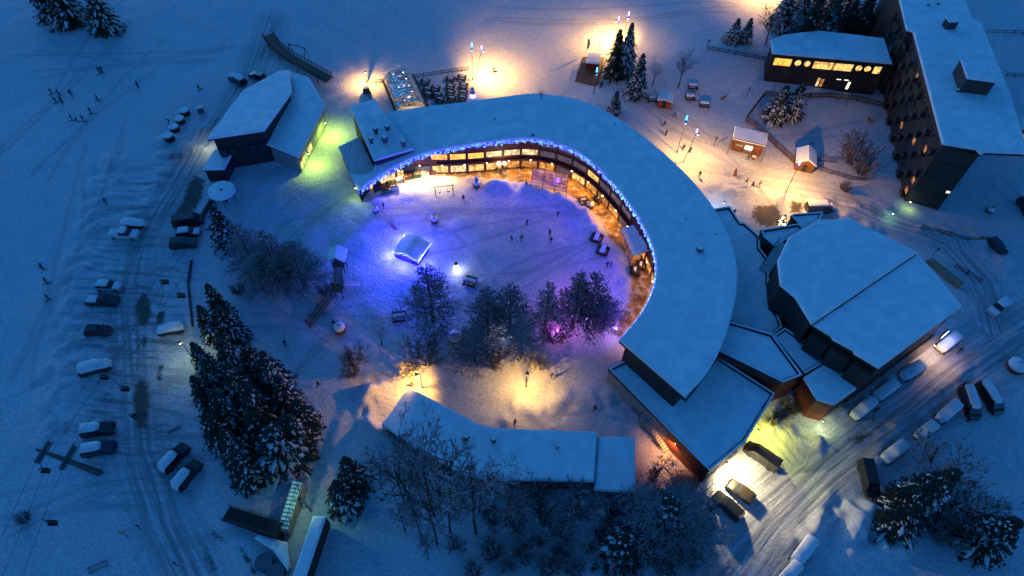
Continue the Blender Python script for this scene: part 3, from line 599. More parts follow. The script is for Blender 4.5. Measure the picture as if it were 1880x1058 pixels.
FL = thing('beach_flag', Pg(1076, 101), 'feather shaped banner on a pole by the brown stall', 'banner'); q = Pg(1076, 101); MB().tube(q, q+[0, 0, 4.2], .04).build('flag_pole', pole, FL)
fm = MB(); fr = [(0, 1.4), (.45, 1.8), (.62, 2.8), (.5, 3.8), (.12, 4.3)]
for (u0, z0), (u1, z1) in zip(fr, fr[1:]): fm.add([q+[0.03, 0, z0], q+[u0+.03, .05, z0], q+[u1+.03, .05, z1], q+[.03, 0, z1]], [(0, 1, 2, 3)])
fm.build('banner_cloth', concrete, FL)
def gable_hut(name, label, cat, px, w_, d, h, rz, wm, rh=.8, door=True, fl=None, over=.25):
    q = Pg(*px); t = thing(name, q, label, cat, rz=rz); b = MB(); b.box((0, 0, h/2), (w_, d, h)); b.add([(-w_/2, -d/2, h), (w_/2, -d/2, h), (0, -d/2, h+rh), (-w_/2, d/2, h), (w_/2, d/2, h), (0, d/2, h+rh)], [(0, 1, 2), (5, 4, 3)]); b.build('wall', wm, t, True)
    for s_ in (-1, 1):
        x1 = s_*(w_/2+over); z1 = h-over*rh/(w_/2); y = d/2+over
        r = MB(); r.add([(0, -y, h+rh+.02), (x1, -y, z1+.02), (x1, y, z1+.02), (0, y, h+rh+.02), (0, -y, h+rh+.1), (x1, -y, z1+.1), (x1, y, z1+.1), (0, y, h+rh+.1)], [(0, 1, 2, 3), (7, 6, 5, 4), (0, 1, 5, 4), (1, 2, 6, 5), (2, 3, 7, 6)]); r.build('roof', darkwood, t, True)
        r = MB(); r.add([(0, -y, h+rh+.11), (x1, -y, z1+.11), (x1, y, z1+.11), (0, y, h+rh+.11), (0, -y+.1, h+rh+.36), (x1*.96, -y+.1, z1+.30), (x1*.96, y-.1, z1+.30), (0, y-.1, h+rh+.36)], [(0, 1, 2, 3), (7, 6, 5, 4), (0, 1, 5, 4), (1, 2, 6, 5), (2, 3, 7, 6)]); r.build('roof_snow', roofsnow, t, True)
    if door: dd = MB().box((0, -d/2-.03, .95), (.8, .06, 1.8)).build('door', darkwood, t, True); hb_ = MB().box((.28, -d/2-.09, .95), (.06, .06, .16)).build('handle', metal, t, True); hb_.parent = dd
    return t
gable_hut('red_hut', 'small red garden hut with one snowy roof beside the bare tree', 'hut', (1219, 192), 2.9, 3.0, 1.9, R(-12), redwall, .35)
gable_hut('gabled_hut', 'small brown gabled wooden hut at the fence corner behind the lit lamp', 'hut', (1474, 303), 3.6, 4.2, 2.0, R(-14), orangewood, 1.1)
# concession trailer
q = Pg(1367, 283); CT = thing('snack_trailer', q, 'brown snack trailer with a lit serving hatch under a snowy roof', 'trailer', rz=R(-17)); W_, D_, H_ = 6.2, 3.6, 2.7
MB().box((0, D_/2, H_/2+.3), (W_, D_, H_)).build('wall', orangewood, CT, True); s_ = MB(); snow_cap(s_, [(-W_/2-.3, -.3, H_+.75), (W_/2+.3, -.3, H_+.75), (W_/2+.3, D_+.3, H_+.75), (-W_/2-.3, D_+.3, H_+.75)], .3, .2); s_.build('roof_snow', roofsnow, CT, True)
MB().box((0, D_/2, H_+.38), (W_+.6, D_+.6, .12)).build('roof', darkwood, CT, True)
MB().box((.3, -.05, 1.75), (1.5, .08, .9)).build('hatch', lit('hatch_light', (1, .9, .7), 5, 11), CT, True); MB().box((2.1, -.06, 1.3), (1.4, .1, 2.2)).build('door', redwall, CT, True); MB().box((-1.6, -.06, 1.9), (1.5, .08, .5)).build('menu_board', concrete, CT, True); MB().box((.3, -.35, 1.2), (1.9, .6, .08)).build('counter', wood, CT, True)
pf = MB()
for s_ in (-1, 1): pf.tube((s_*(W_/2+.35), -1.3, 0), (s_*(W_/2+.35), -.2, 3.4), .07); pf.tube((s_*(W_/2+.35), -.2, 3.4), (s_*(W_/2+.1), D_+2.0, 1.2), .07)
pf.tube((-W_/2-.35, -.2, 3.4), (W_/2+.35, -.2, 3.4), .07); pf.build('awning_frame', pole, CT, True)
light(None, q+[-.6, -1.3, 2.1], 120, (1, .92, .7), .2).parent = None
# ---- fences of the play pen and others
fence([(1300, 92), (1350, 101), (1404, 112)], 1.1, 'dark fence running from the poster post to the round window building', .3, darkwood)
fence([(1628, 200), (1572, 186), (1520, 180), (1484, 181), (1434, 181), (1402, 177), (1368, 222)], 1.5, 'upper fence of the play pen, curving past the spruce pair', .17, darkwood)
fence([(1368, 224), (1384, 233), (1412, 258), (1424, 271), (1458, 301)], 1.5, 'fence between the play pen and the lit lane, lit orange at its lower end', .17)
fence([(1485, 297), (1503, 297), (1536, 300)], 1.3, 'short fence right of the gabled hut', .25)
fence([(1490, 305), (1505, 314), (1560, 330), (1590, 332)], 1.0, 'lower fence below the wide frosted bush', .3)
fence([(1690, 420), (1740, 432), (1775, 442), (1812, 441)], 1.0, 'railing in the snow right of the round hall', .6, darkwood, 'railing')
fence([(1752, 491), (1775, 504), (1802, 521)], 1.0, 'short dark rail beside the concrete ramp', .4, darkwood, 'railing')
# ---- round window building (upper right)
RW, rg = roofed('lodge', 'dark lodge with round and square lit windows and a pale snowy roof', 'lodge', [(1418, 97), (1415, 72), (1440, 62), (1503, 55), (1624, 69), (1640, 116)], 8.6, darkwood, over=.5)
a, b = np.array(inset_poly(rg, .5)[0])[:2], np.array(inset_poly(rg, .5)[5])[:2]; t = (b-a); LL = np.linalg.norm(t); t /= LL; o_ = np.array([t[1], -t[0]])
def fx(px_): return (px_-1418)/(1640-1418)
for x0, x1, m_, mu in ((1423, 1458, LW[0], 1), (1500, 1538, LW[1], 1), (1538.5, 1577, LW[1], 1), (1616, 1631, LW[1], 0)):
    win(RW, a+t*LL*fx(x0)+o_*.01, a+t*LL*fx(x1)+o_*.01, 5.3, 7.2, o_, m_, mull=mu)
for x0 in (1470, 1488, 1588, 1605):
    c_ = a+t*LL*fx(x0); r_ = MB(); r_.tube((*(c_+o_*.0), 6.4), (*(c_+o_*.12), 6.4), .8, n=20); fo = r_.build('round_window', fascia, RW)
    r_ = MB(); r_.tube((*(c_+o_*.10), 6.4), (*(c_+o_*.14), 6.4), .68, n=20); po_ = r_.build('pane', LW[1], RW); po_.parent = fo
for x0, x1, z0, z1, m_ in ((1520, 1526, .9, 3.2, LW[2]), (1527, 1535, .9, 3.0, LW[3]), (1556, 1566, 3.0, 3.3, lit('lit_strip', (1, 1, .8), 3, 5)), (1571, 1581, 3.0, 3.3, MATS['lit_strip']), (1581, 1587, .8, 2.8, lit('lit_pale', (.95, 1, .5), 3, 7, (.8, .8, .3)))):
    win(RW, a+t*LL*fx(x0)+o_*.01, a+t*LL*fx(x1)+o_*.01, z0, z1, o_, m_, mull=0)
for x0 in (1462, 1497, 1540, 1580, 1612): c_ = a+t*LL*fx(x0)+o_*.08; MB().beam((*c_, 3.9), (*(c_+t*.15), 3.9), .15, 7.2).build('wall_post', darkwood, RW)
# ---- apartment tower block
AZ = 15.0
ap = [(1640, -60), (1652, 0), (1665, 54), (1677, 57), (1701, 148), (1731, 263), (1793, 273), (1802, 282), (1811, 278), (1884, 281), (1895, 300), (1885, 262), (1856, 170), (1802, 39), (1786, 34), (1774, 0), (1760, -60)]
ap = [p for p in ap if p != (1895, 300)]
APT, ring = roofed('apartment_block', 'tall dark apartment block with a broad snowy roof and few lit windows', 'apartment block', ap, AZ, tower, th=.4, slab=.5, over=.35, wall=False)
wr = inset_poly([(x, y, AZ-.95) for x, y, z in ring], .35)
c0 = np.array(wr[7][:2]); k_back = np.array(wr[7][:2])+(np.array(wr[10][:2])-np.array(wr[9][:2]))*.0
wm_pts = [wr[0], wr[1], wr[2], wr[3], wr[4], wr[5], wr[6], wr[7], (wr[7][0]+3, wr[7][1]+9, AZ-.95), (wr[10][0]-3, wr[10][1]+4, AZ-.95)]+wr[11:]
MB().prism(wm_pts, -.5, bottom=False).build('wall', tower, APT)
gw = MB(); sa, sb = np.array(wr[5][:2]), np.array(wr[7][:2]); ts = (sb-sa)/np.linalg.norm(sb-sa); os_ = np.array([ts[1], -ts[0]])
for k in range(4): gw.add([(*(sa+os_*.03), .2+k*3.5), (*(sb+os_*.03), .2+k*3.5), (*(sb+os_*.03), 3.62+k*3.5), (*(sa+os_*.03), 3.62+k*3.5)], [(0, 1, 2, 3)])
gw.build('gable_panel', greenwall, APT)
win(APT, sa+(sb-sa)*.86+os_*.04, sa+(sb-sa)*.98+os_*.04, 4.5, 5.2, os_, MATS['lit_strip'], mull=2)
fa, fb = np.array(wr[1][:2]), np.array(wr[5][:2]); rnd = random.Random(3); segs = [(wr[3], wr[5], 13), (wr[1], wr[2], 4)]
litpos = {(9, 2): 1, (11, 3): 1, (6, 1): 1, (12, 0): 1, (12, 1): 1}
for A_, B_, n_ in segs:
    A_ = np.array(A_[:2]); B_ = np.array(B_[:2]); tv = (B_-A_); Lt = np.linalg.norm(tv); tv /= Lt; ov = np.array([tv[1], -tv[0]])
    if ov[0] > 0: ov = -ov
    for i in range(n_):
        for r_ in range(5):
            if r_ == 4 and i % 3: pass
            s0 = (i+.2)/n_*Lt; s1 = (i+.72)/n_*Lt; z0 = .9+r_*2.7
            m_ = LW[3] if (n_ > 5 and litpos.get((i, r_))) else pane
            win(APT, A_+tv*s0+ov*.02, A_+tv*s1+ov*.02, z0, z0+1.35, ov, m_, mull=1, fm=tower)
            if (i+r_) % 2 == 0:
                c_ = A_+tv*((i+.46)/n_*Lt)+ov*.45; bal = MB(); bal.beam((*(c_-tv*.95), z0-.35), (*(c_+tv*.95), z0-.35), .9, .12); bal.beam((*(c_-tv*.95+ov*.42), z0+.12), (*(c_+tv*.95+ov*.42), z0+.12), .06, .85); bo_ = bal.build('balcony', tower, APT)

cr = ring_px([(1737, 46, AZ+1.6), (1744, 39, AZ+1.6), (1753, 40, AZ+1.6), (1746, 50, AZ+1.6)], AZ)
ch = MB(); c_ = P(1741, 50, AZ); ch.box(c_+[0, 0, .8], (2.1, 1.7, 1.7), .1); co = ch.build('chimney', tower, APT); co2 = MB().box(c_+[0, 0, 1.72], (2.3, 1.9, .14), .1).build('chimney_cap', roofsnow, APT); co2.parent = co
pr = ring_px([(1764, 107), (1819, 112), (1830, 150), (1776, 143)], AZ+3.2); s_ = MB(); snow_cap(s_, pr, .3); s_.build('penthouse_snow', roofsnow, APT); MB().prism([(x, y, z-.3) for x, y, z in inset_poly(pr, .05)], AZ-.3).build('penthouse', tower, APT)
for x, y in ((1704, 10), (1722, 8), (1757, 168), (1765, 168), (1790, 170)): vent(APT, x, y, AZ, .3, .45)
# wall behind, far right edge
fence([(1812, 61), (1895, 63)], 1.0, 'long straight rail on the snow field right of the tower roof, upper one', .8, darkwood, 'railing'); fence([(1845, 141), (1895, 142)], 1.0, 'long straight rail on the snow field right of the tower roof, lower one', .8, darkwood, 'railing')
EG = thing('balcony_house', (*P(1878, 235)[:2], 0), 'orange lit timber facade just cut by the right picture edge', 'house'); e_ = ring_px([(1868, 215), (1920, 215), (1920, 238), (1873, 238)], 4); MB().prism(e_, -.3).build('wall', redwall, EG); s_ = MB(); snow_cap(s_, [(x, y, z+.3) for x, y, z in e_], .3); s_.build('roof_snow', roofsnow, EG)
e_ = np.array(e_); 
win(EG, e_[3][:2]+[0, -.02], e_[2][:2]+[0, -.02], 1.0, 3.0, (0, -1), LW[3], mull=3)
# ---- round hall
HZ = 11.0
HALL = thing('round_hall', (*P(1590, 560)[:2], 0), 'huge many sided hall with a two piece snowy roof right of the crescent', 'hall')
up = [(1428, 478), (1448, 435), (1506, 401), (1530, 402), (1559, 398), (1686, 462), (1491, 594), (1461, 545), (1433, 522)]
lo = [(1685, 464), (1730, 513), (1768, 561), (1615, 675), (1570, 648), (1567, 642), (1530, 622), (1527, 616), (1493, 595)]
for pl, z in ((up, HZ+.5), (lo, HZ)): roofed('', '', '', pl, z, darkwood, root=HALL, over=.25, th=.45, slab=.5)
hb = MB()
for (x0, y0), (x1, y1) in (((1496, 606), (1528, 628)), ((1532, 632), (1568, 654)), ((1572, 660), (1606, 682))):
    r_ = ring_px([(x0, y0), (x1, y1), (x1-8, y1+8), (x0-8, y0+8)], HZ-1.4); hb.prism(r_, -.3)
hb.build('stair_tower', darkwood, HALL)
wv = inset_poly(ring_px(lo, HZ), .22); A_, B_ = np.array(wv[3][:2]), np.array(wv[2][:2]); tv = (B_-A_)/np.linalg.norm(B_-A_); ov = np.array([tv[1], -tv[0]]); Lt = np.linalg.norm(B_-A_)
for i in range(9): win(HALL, A_+tv*Lt*(i+.15)/9+ov*.02, A_+tv*Lt*(i+.85)/9+ov*.02, 1.0, 3.0, ov, pane, mull=1)
A_, B_ = np.array(inset_poly(ring_px(up, HZ+.5), .22)[8][:2]), np.array(inset_poly(ring_px(up, HZ+.5), .22)[7][:2])
# plinth strip of snow along the road face of the hall
kb = MB(); r_ = [P(1535, 748), P(1716, 620), P(1724, 628), P(1545, 757)]; kb.prism([(x, y, 1.0) for x, y, z in r_], -.3); tag(kb.build('loading_ledge', concrete), 'long low concrete ledge along the road side of the round hall', 'ledge')
# ramp right of hall
rp = MB(); r_ = [P(1702, 478, 1), P(1712, 474, 1), P(1770, 520, 1), P(1762, 526, 1)]; rp.prism([(x, y, 1.1) for x, y, z in r_], -.3)
tag(rp.build('concrete_ramp', mat('ramp_concrete', (.30, .28, .18), .8, var=.3)), 'straight concrete ramp wall beside the round hall', 'ramp')
# ---- flat roofs between
roofed('link_building', 'long flat snowy link roof between the crescent and the round hall', 'building', [(1300, 385), (1340, 378), (1360, 408), (1367, 408), (1395, 433), (1396, 455), (1412, 476), (1412, 520), (1422, 560), (1437, 600), (1420, 614), (1345, 592), (1330, 560), (1320, 480)], 5, darkwood, parapet=.4, over=.1)
roofed('entrance_building', 'pale pinkish flat roofed entrance block beside the brown forecourt', 'building', [(1397, 421), (1466, 410), (1478, 419), (1449, 436), (1423, 453), (1402, 434)], 7, darkwood, parapet=.4, over=.1)
roofed('porch_building', 'small flat roofed porch behind the top of the round hall', 'porch', [(1452, 395), (1458, 392), (1512, 388), (1506, 402), (1476, 420)], 6, darkwood, parapet=.3, over=.1)
roofed('kitchen_building', 'five sided snowy roof with a raised rim between crescent and hall', 'building', [(1336, 588), (1418, 612), (1474, 688), (1438, 702), (1312, 640)], 6.6, redwood, parapet=.45, over=.1)
roofed('store_building', 'sunken flat roof stepped along the dark wall of the round hall', 'building', [(1420, 615), (1441, 601), (1500, 640), (1520, 662), (1478, 686)], 5.6, darkwood, parapet=.3, over=.1)
roofed('workshop_building', 'low snowy roof at the road corner below the round hall', 'building', [(1475, 692), (1524, 660), (1552, 682), (1588, 703), (1533, 743), (1500, 733)], 5.6, redwood, over=.2)
LB, lr = roofed('lower_building', 'large angular flat roof with snowy rim below the crescent tip', 'building', [(1117, 676), (1160, 655), (1258, 728), (1315, 652), (1424, 722), (1369, 811), (1303, 865), (1228, 790)], 4.6, redwood, parapet=.4, over=.1, zb=-.4)
wq = inset_poly(lr, .08)
def pane_wall(parent, ia, ib, z0, z1, m, name):
    a_, b_ = np.array(wq[ia][:2]), np.array(wq[ib][:2]); mb = MB(); mb.wall([a_, b_], z0, z1); return mb.build(name, m, parent)
a_, b_ = np.array(wq[5][:2]), np.array(wq[6][:2]); tv = (b_-a_)/np.linalg.norm(b_-a_); ov = np.array([-tv[1], tv[0]]); ov = ov if ov[0] > 0 else -ov
mb = MB(); mb.wall([a_+ov*.03, b_+ov*.03], -.3, 3.85); mb.build('rendered_wall', concrete, LB)
for u0, u1 in ((.1, .2), (.3, .42), (.62, .72), (.84, .93)): win(LB, a_+tv*np.linalg.norm(b_-a_)*u0+ov*.04, a_+tv*np.linalg.norm(b_-a_)*u1+ov*.04, .4, 2.4, ov, pane, mull=0, name='service_door')
a_, b_ = np.array(wq[0][:2]), np.array(wq[7][:2]); tv = (b_-a_)/np.linalg.norm(b_-a_); ov = np.array([-tv[1], tv[0]]); ov = ov if ov[0] < 0 else -ov
mb = MB(); mb.wall([a_+ov*.03, b_+ov*.03], -.3, 3.85); mb.build('rendered_wall', concrete, LB)
# outside stairs
def stairs(name, label, a, b, wd, z0, z1, n, m=concrete, sm=True):
    a = np.array(a[:2]); b = np.array(b[:2]); d = (b-a)/np.linalg.norm(b-a); L = np.linalg.norm(b-a); rt = thing(name, (*a, 0), label, 'stairs'); st = MB(); sn = MB(); an = math.atan2(d[1], d[0])
    for i in range(n):
        c = a+d*L*(i+.5)/n; z = z0+(z1-z0)*(i+1)/n; st.box((*c, z/2), (L/n*.97, wd, z), an); sn.box((*(c+d*L/n*.12), z+.06), (L/n*.62, wd*.9, .11), an)
    st.build('steps', m, rt); (sn.build('step_snow', roofsnow, rt) if sm else None); rl = MB()
    nv = np.array([-d[1], d[0]])
    for s_ in (-1, 1): rl.beam((*(a+nv*s_*wd/2), z0+1.0), (*(b+nv*s_*wd/2), z1+1.0), .07, .08); [rl.beam((*(a+(b-a)*k/5+nv*s_*wd/2), z0+(z1-z0)*k/5+.5), (*(a+(b-a)*k/5+nv*s_*wd/2+d*.07), z0+(z1-z0)*k/5+.5), .07, 1.0) for k in range(6)]
    rl.build('handrail', pole, rt); return rt
stairs('roof_stairs', 'snowy outside stair climbing between the link roof and the hall', P(1404, 498, 5), P(1438, 448, 7), 1.9, 4.7, 7.1, 16)
stairs('garden_stairs', 'flight of steps beside the white wall of the angular roof', P(1228, 826), P(1180, 770), 1.7, -.2, 2.2, 14)
stairs('side_stairs', 'long snow filled steps under the wing at the left of the angular roof', P(1178, 768), P(1120, 690), 1.2, 0.1, 1.5, 14, darkwood)
# radiating bench slats
SL = thing('slatted_ramp', (*P(1260, 875)[:2], 0), 'fan of snow lined slats below the red lit wall', 'ramp'); sl_ = MB()
for i in range(12):
    a = P(1238+i*4.2, 862-i*.5+i*.8, .35); b = P(1222+i*5.2, 905-i*.6, .12); sl_.beam(a, b, .16, .2)
sl_.build('slats', wood, SL)
# ---- lower building with bent roof
BT, br = roofed('bent_building', 'long bent building with a smooth snowy roof at the bottom centre', 'building', [(750, 709), (700, 779), (763, 822), (827, 858), (863, 875), (915, 881), (1091, 884), (1097, 791), (980, 787), (906, 784), (878, 777), (835, 753)], 3.8, concrete, over=.25)
roofed('annex_building', 'lower snowy annex at the right end of the bent building', 'annex', [(1097, 799), (1167, 802), (1168, 905), (1090, 900), (1091, 886)], 3.0, concrete, over=.15)
for x, y, h in ((856, 807, 1.1), (906, 811, 1.1), (1023, 822, .5)): vent(BT, x, y, 3.8, .45 if h > 1 else .28, h)
wb = np.array(inset_poly(br, .25))
for i0 in (1, 2, 4, 5):
    A_, B_ = wb[i0][:2], wb[i0+1][:2]; tv = (B_-A_)/np.linalg.norm(B_-A_); ov = np.array([tv[1], -tv[0]]); Lt = np.linalg.norm(B_-A_); n_ = max(1, int(Lt/2.2))
    for i in range(n_): win(BT, A_+tv*Lt*(i+.15)/n_+ov*.02, A_+tv*Lt*(i+.85)/n_+ov*.02, .6, 2.3, ov, pane, mull=0)
# ---- covered footbridge at the bottom edge
r_ = ring_px([(574, 946), (599, 947), (556, 1075), (530, 1075)], 4.2)
FB = thing('covered_footbridge', (*P(575, 1000)[:2], 0), 'covered footbridge with pale snowy roof running off the bottom edge', 'footbridge'); s_ = MB(); snow_cap(s_, r_, .3); s_.build('roof_snow', roofsnow, FB); MB().prism([(x, y, 3.88) for x, y, z in inset_poly(r_, .05)], .6).build('side_wall', darkwood, FB)
stairs('dark_stairs', 'covered dark stair flight descending left beside the footbridge', P(415, 943), P(522, 984), 2.0, 0, 2.6, 20, darkwood, False)
stairs('green_stairs', 'narrow stair flight lit green leading up to the footbridge', P(526, 983), P(556, 900), 1.4, 2.2, 3.2, 12, concrete)
roofed('terrace_slab', 'curved snowy slab between the dark stairs and the footbridge', 'terrace', [(465, 987), (475, 980), (527, 995), (533, 1040), (528, 1048), (500, 1010)], 1.6, concrete, over=.15)
hp = thing('metal_portal', Pg(568, 915), 'thin metal portal under the greenish lamp by the footbridge', 'frame'); m_ = MB(); m_.path([Pg(555, 932), Pg(555, 932)+[0, 0, 2.6], Pg(572, 940)+[0, 0, 2.6], Pg(572, 940)], .06); m_.build('frame', pole, hp)
def drum(px, r, h, label, name='round_container', sn=True):
    q = Pg(*px); t = thing(name, q, label, 'container', 'round containers'); MB().tube(q-[0, 0, .2], q+[0, 0, h], r*.96, r, n=18).build('tub', darkwood, t)
    MB().tube(q+[0, 0, h+.002], q+[0, 0, h+.08], r*1.03, n=18).build('lid', metal, t)
    if sn: m_ = MB(); m_.tube(q+[0, 0, h+.082], q+[0, 0, h+.3], r*.98, r*.8, n=18); m_.build('snow_cap', roofsnow, t)
    return t
drum((488, 1036), 1.15, 1.0, 'dark round lid container under the curved slab, left one', sn=False); drum((509, 1056), 1.15, 1.0, 'dark round lid container at the bottom edge, right one', sn=False)
for x, y, t in ((341, 210, 'topmost of four in a row'), (332, 225, 'second from the top of four in a row'), (322, 240, 'third from the top of four in a row'), (312, 256, 'lowest of four in a row')): drum((x, y), 1.0, 1.0, 'snow capped round container, '+t)
BXq = Pg(369, 205); BX = thing('utility_box', BXq, 'small grey box right of the four round containers', 'box'); MB().box(BXq+[0, 0, .6], (1.3, 1.2, 1.2), .5).build('box_body', metal, BX)
# round merry go round roof
q = P(406, 349, 3.2); MG = thing('round_pavilion', (q[0], q[1], 0), 'round snowy disc roof with a central hole below the shed', 'pavilion')
m_ = MB(); m_.tube(q-[0, 0, .35], q, 2.5, 2.45, n=32); m_.tube(q+[0, 0, .001], q+[0, 0, .06], 2.42, 2.2, n=32); m_.build('roof_snow', roofsnow, MG, smooth=False); [MB().tube((q[0]+r__*math.cos(i), q[1]+r__*math.sin(i), 0), (q[0]+r__*math.cos(i), q[1]+r__*math.sin(i), 2.83), .25 if r__ == 0 else .07).build('post', pole, MG) for i, r__ in [(0, 0)]+[(k, 2) for k in range(6)]]; MB().tube(q+[0, 0, .062], q+[0, 0, .2], .2, n=10).build('hub', darkwood, MG)
# park bench / ski rack bits
for px, rz, lb in (((325, 291), 5, 'dark ski rack on the snow bank left of the chalet'), ((183, 1043), 28, 'dark ladder shaped rack at the bottom left edge')):
    q = Pg(*px); t = thing('ski_rack', q, lb, 'rack', rz=R(rz)); m_ = MB(); m_.box((0, .3, .8), (2.4, .06, .06)); m_.box((0, -.3, .4), (2.4, .06, .06)); [m_.beam((x, -.3, .4), (x+.01, .3, .8), .06, .06) for x in np.linspace(-1.1, 1.1, 9)]; m_.build('rack_bars', darkwood, t, True); m_ = MB(); [m_.tube((x, 0.3, 0), (x, .3, .8), .05) for x in (-1, 1)]; [m_.tube((x, -0.3, 0), (x, -.3, .4), .05) for x in (-1, 1)]; m_.build('posts', pole, t, True)
# pergola conservatory on the plaza
q = [P(980, 307, 3), P(1043, 321, 3), P(1041, 352, .0), P(972, 345, .0)]
PG = thing('glass_canopy', (*P(1010, 330)[:2], 0), 'sloping glazed canopy of three bays on the lit plaza', 'canopy'); fr = MB(); gl = MB()
A0, B0 = P(979, 308, 2.9), P(1044, 321, 2.9); A1, B1 = P(974, 341, 2.0), P(1040, 352, 2.0)
for i in range(4):
    a, b = A0+(B0-A0)*i/3, A1+(B1-A1)*i/3; fr.tube(a, b, .07); fr.tube(b, (b[0], b[1], 0), .07)
for k in range(6): fr.tube(A0+(A1-A0)*k/5, B0+(B1-B0)*k/5, .035)
gl.add([A0, B0, B1, A1], [(0, 1, 2, 3)]); gl.add([A0-[0, 0, .03], B0-[0, 0, .03], B1-[0, 0, .03], A1-[0, 0, .03]], [(3, 2, 1, 0)])
fr.build('frame', pole, PG); gl.build('glazing', mat('canopy_glass', (.75, .75, .85), .1, trans=.85), PG)
# blue awning right side
AW = thing('winter_garden', (*P(1170, 435)[:2], 0), 'snow covered glazed awning lit blue at the right rim of the courtyard', 'awning')
rg = ring_px([(1146, 417, 3.0), (1175, 408, 4.0), (1199, 458, 4.0), (1168, 467, 3.0)], 3); s_ = MB(); snow_cap(s_, rg, .22); s_.build('roof_snow', roofsnow, AW)
wl_ = MB(); a, b = P(1139, 421, 2.2), P(1161, 470, 2.2); a2, b2 = P(1147, 417, 2.75), P(1168, 467, 2.75); wl_.add([a, b, b2, a2], [(0, 1, 2, 3)]); wl_.add([(a[0], a[1], 0), (b[0], b[1], 0), b, a], [(0, 1, 2, 3)]); wl_.build('front_glazing', mat('amber_glass', (.5, .4, .3), .3, trans=.6), AW); fr = MB()
for i in range(6): c_, c2 = a+(b-a)*i/5, a2+(b2-a2)*i/5; fr.tube(c_, c2, .05); fr.tube((c_[0], c_[1], 0), c_, .05)
fr.tube(a, b, .05); fr.build('frame', pole, AW)
# ---- kiosk with ice lights in the courtyard
q = Pg(757, 470); KI = gable_hut('kiosk', 'small dark kiosk with snowy gable roof edged in ice blue lights', 'kiosk', (757, 466), 6.0, 5.2, 2.1, R(-22), darkwood, .9, door=False, over=.35)
ks = MB(); rnd = random.Random(4); ca, sa = math.cos(R(-22)), math.sin(R(-22)); W2, D2, h, rh = 3.35, 2.95, 2.1, .9
def kz(x): return h+rh-abs(x)*rh/3.0+.2
for i in range(34): x = -W2+2*W2*i/33; ks.ball((x, -D2-.06, kz(x)-rnd.uniform(0, .5)), .05, n=4, m=3)
for i in range(26): y = -D2+2*D2*i/25; ks.ball((W2+.06, y, kz(W2)-rnd.uniform(0, .3)), .055, n=4, m=3)
ks.build('string_lights', white_bulb, KI, True)
for x, y, e in ((-2.6, -4.2, 260), (1.5, -4.0, 230), (4.5, 0, 200), (-4.3, .8, 340), (0, 4.2, 90)): light(KI, (KI.location[0]+x*ca-y*sa, KI.location[1]+x*sa+y*ca, KI.location[2]+2.0), e*36, (.03, .03, 1), .4)
KI.scale = (.8, .8, .8)
# ---- playground tower
q = Pg(627, 498); TW = thing('play_tower', q, 'timber play tower with snowy gable roof and long ladder bridge', 'play tower'); T = np.array(q); m_ = MB()
for x in (-.9, .9):
    for y in (-.8, .8): m_.tube(T+[x, y, 0], T+[x, y, 4.4], .09)
m_.box(T+[0, 0, 2.4], (2.1, 1.9, .12)); m_.build('tower_frame', darkwood, TW); m_ = MB()
for s_ in (-1, 1): m_.add([T+[0, -1.4, 5.2], T+[s_*1.5, -1.4, 4.1], T+[s_*1.5, 1.5, 4.1], T+[0, 1.5, 5.2], T+[0, -1.4, 5.5], T+[s_*1.5, -1.4, 4.4], T+[s_*1.5, 1.5, 4.4], T+[0, 1.5, 5.5]], [(0, 1, 2, 3), (7, 6, 5, 4), (0, 1, 5, 4), (1, 2, 6, 5), (2, 3, 7, 6)])
m_.build('roof_snow', roofsnow, TW)
pl = MB(); a, b = T+[0, -.8, 2.2], np.array(Pg(624, 532))+[0, 0, 1.7]; 
for s_ in (-.7, .7): pl.beam(a+[s_, 0, 0], b+[s_, 0, 0], .1, .12); pl.beam(a+[s_, 0, .8], b+[s_, 0, .8], .07, .07)
for k in range(12): c_ = a+(b-a)*k/11; pl.beam(c_-[.7, 0, 0], c_+[.7, 0, 0], .2, .06)
pl.box(b-[0, .9, 0], (2.2, 1.9, .12)); [pl.tube(b+[x, y, -1.8], b+[x, y, 1.2], .08) for x in (-1, 1) for y in (0, -1.8)]; pl.build('rope_bridge', wood, TW)
ld = MB(); a = b-[.6, 1.8, 0]; e_ = np.array(Pg(566, 598))+[0, 0, .3]
for s_ in (-.8, 0, .8): n_ = np.array([.7, -.7, 0])*s_; ld.beam(a+n_, e_+n_, .1, .14); ld.beam(a+n_+[0, 0, .9], e_+n_+[0, 0, .9], .06, .06)
for k in range(22): c_ = a+(e_-a)*k/21; ld.beam(c_-[.56, -.56, 0], c_+[.56, -.56, 0], .12, .08)
for k in (0, .5, 1): c_ = a+(e_-a)*k; [ld.tube(c_+[.56*s_, -.56*s_, -1.5], c_+[.56*s_, -.56*s_, 1.0], .07) for s_ in (-1, 1)]
ld.build('ladder_bridge', wood, TW); sl_ = MB(); a = b+[1.0, -.3, .1]; e_ = np.array(Pg(660, 524))+[0, 0, .2]; sl_.beam(a, e_, .6, .08); sl_.beam(a+[0, .3, .12], e_+[0, .3, .12], .06, .2); sl_.beam(a-[0, .3, -.12], e_-[0, .3, -.12], .06, .2); sl_.build('slide', sheet, TW); sl_ = MB(); a = b-[1.0, 0, -.1]; e_ = np.array(Pg(597, 533))+[0, 0, .2]; sl_.beam(a, e_, .5, .08); sl_.build('slide', wood, TW)
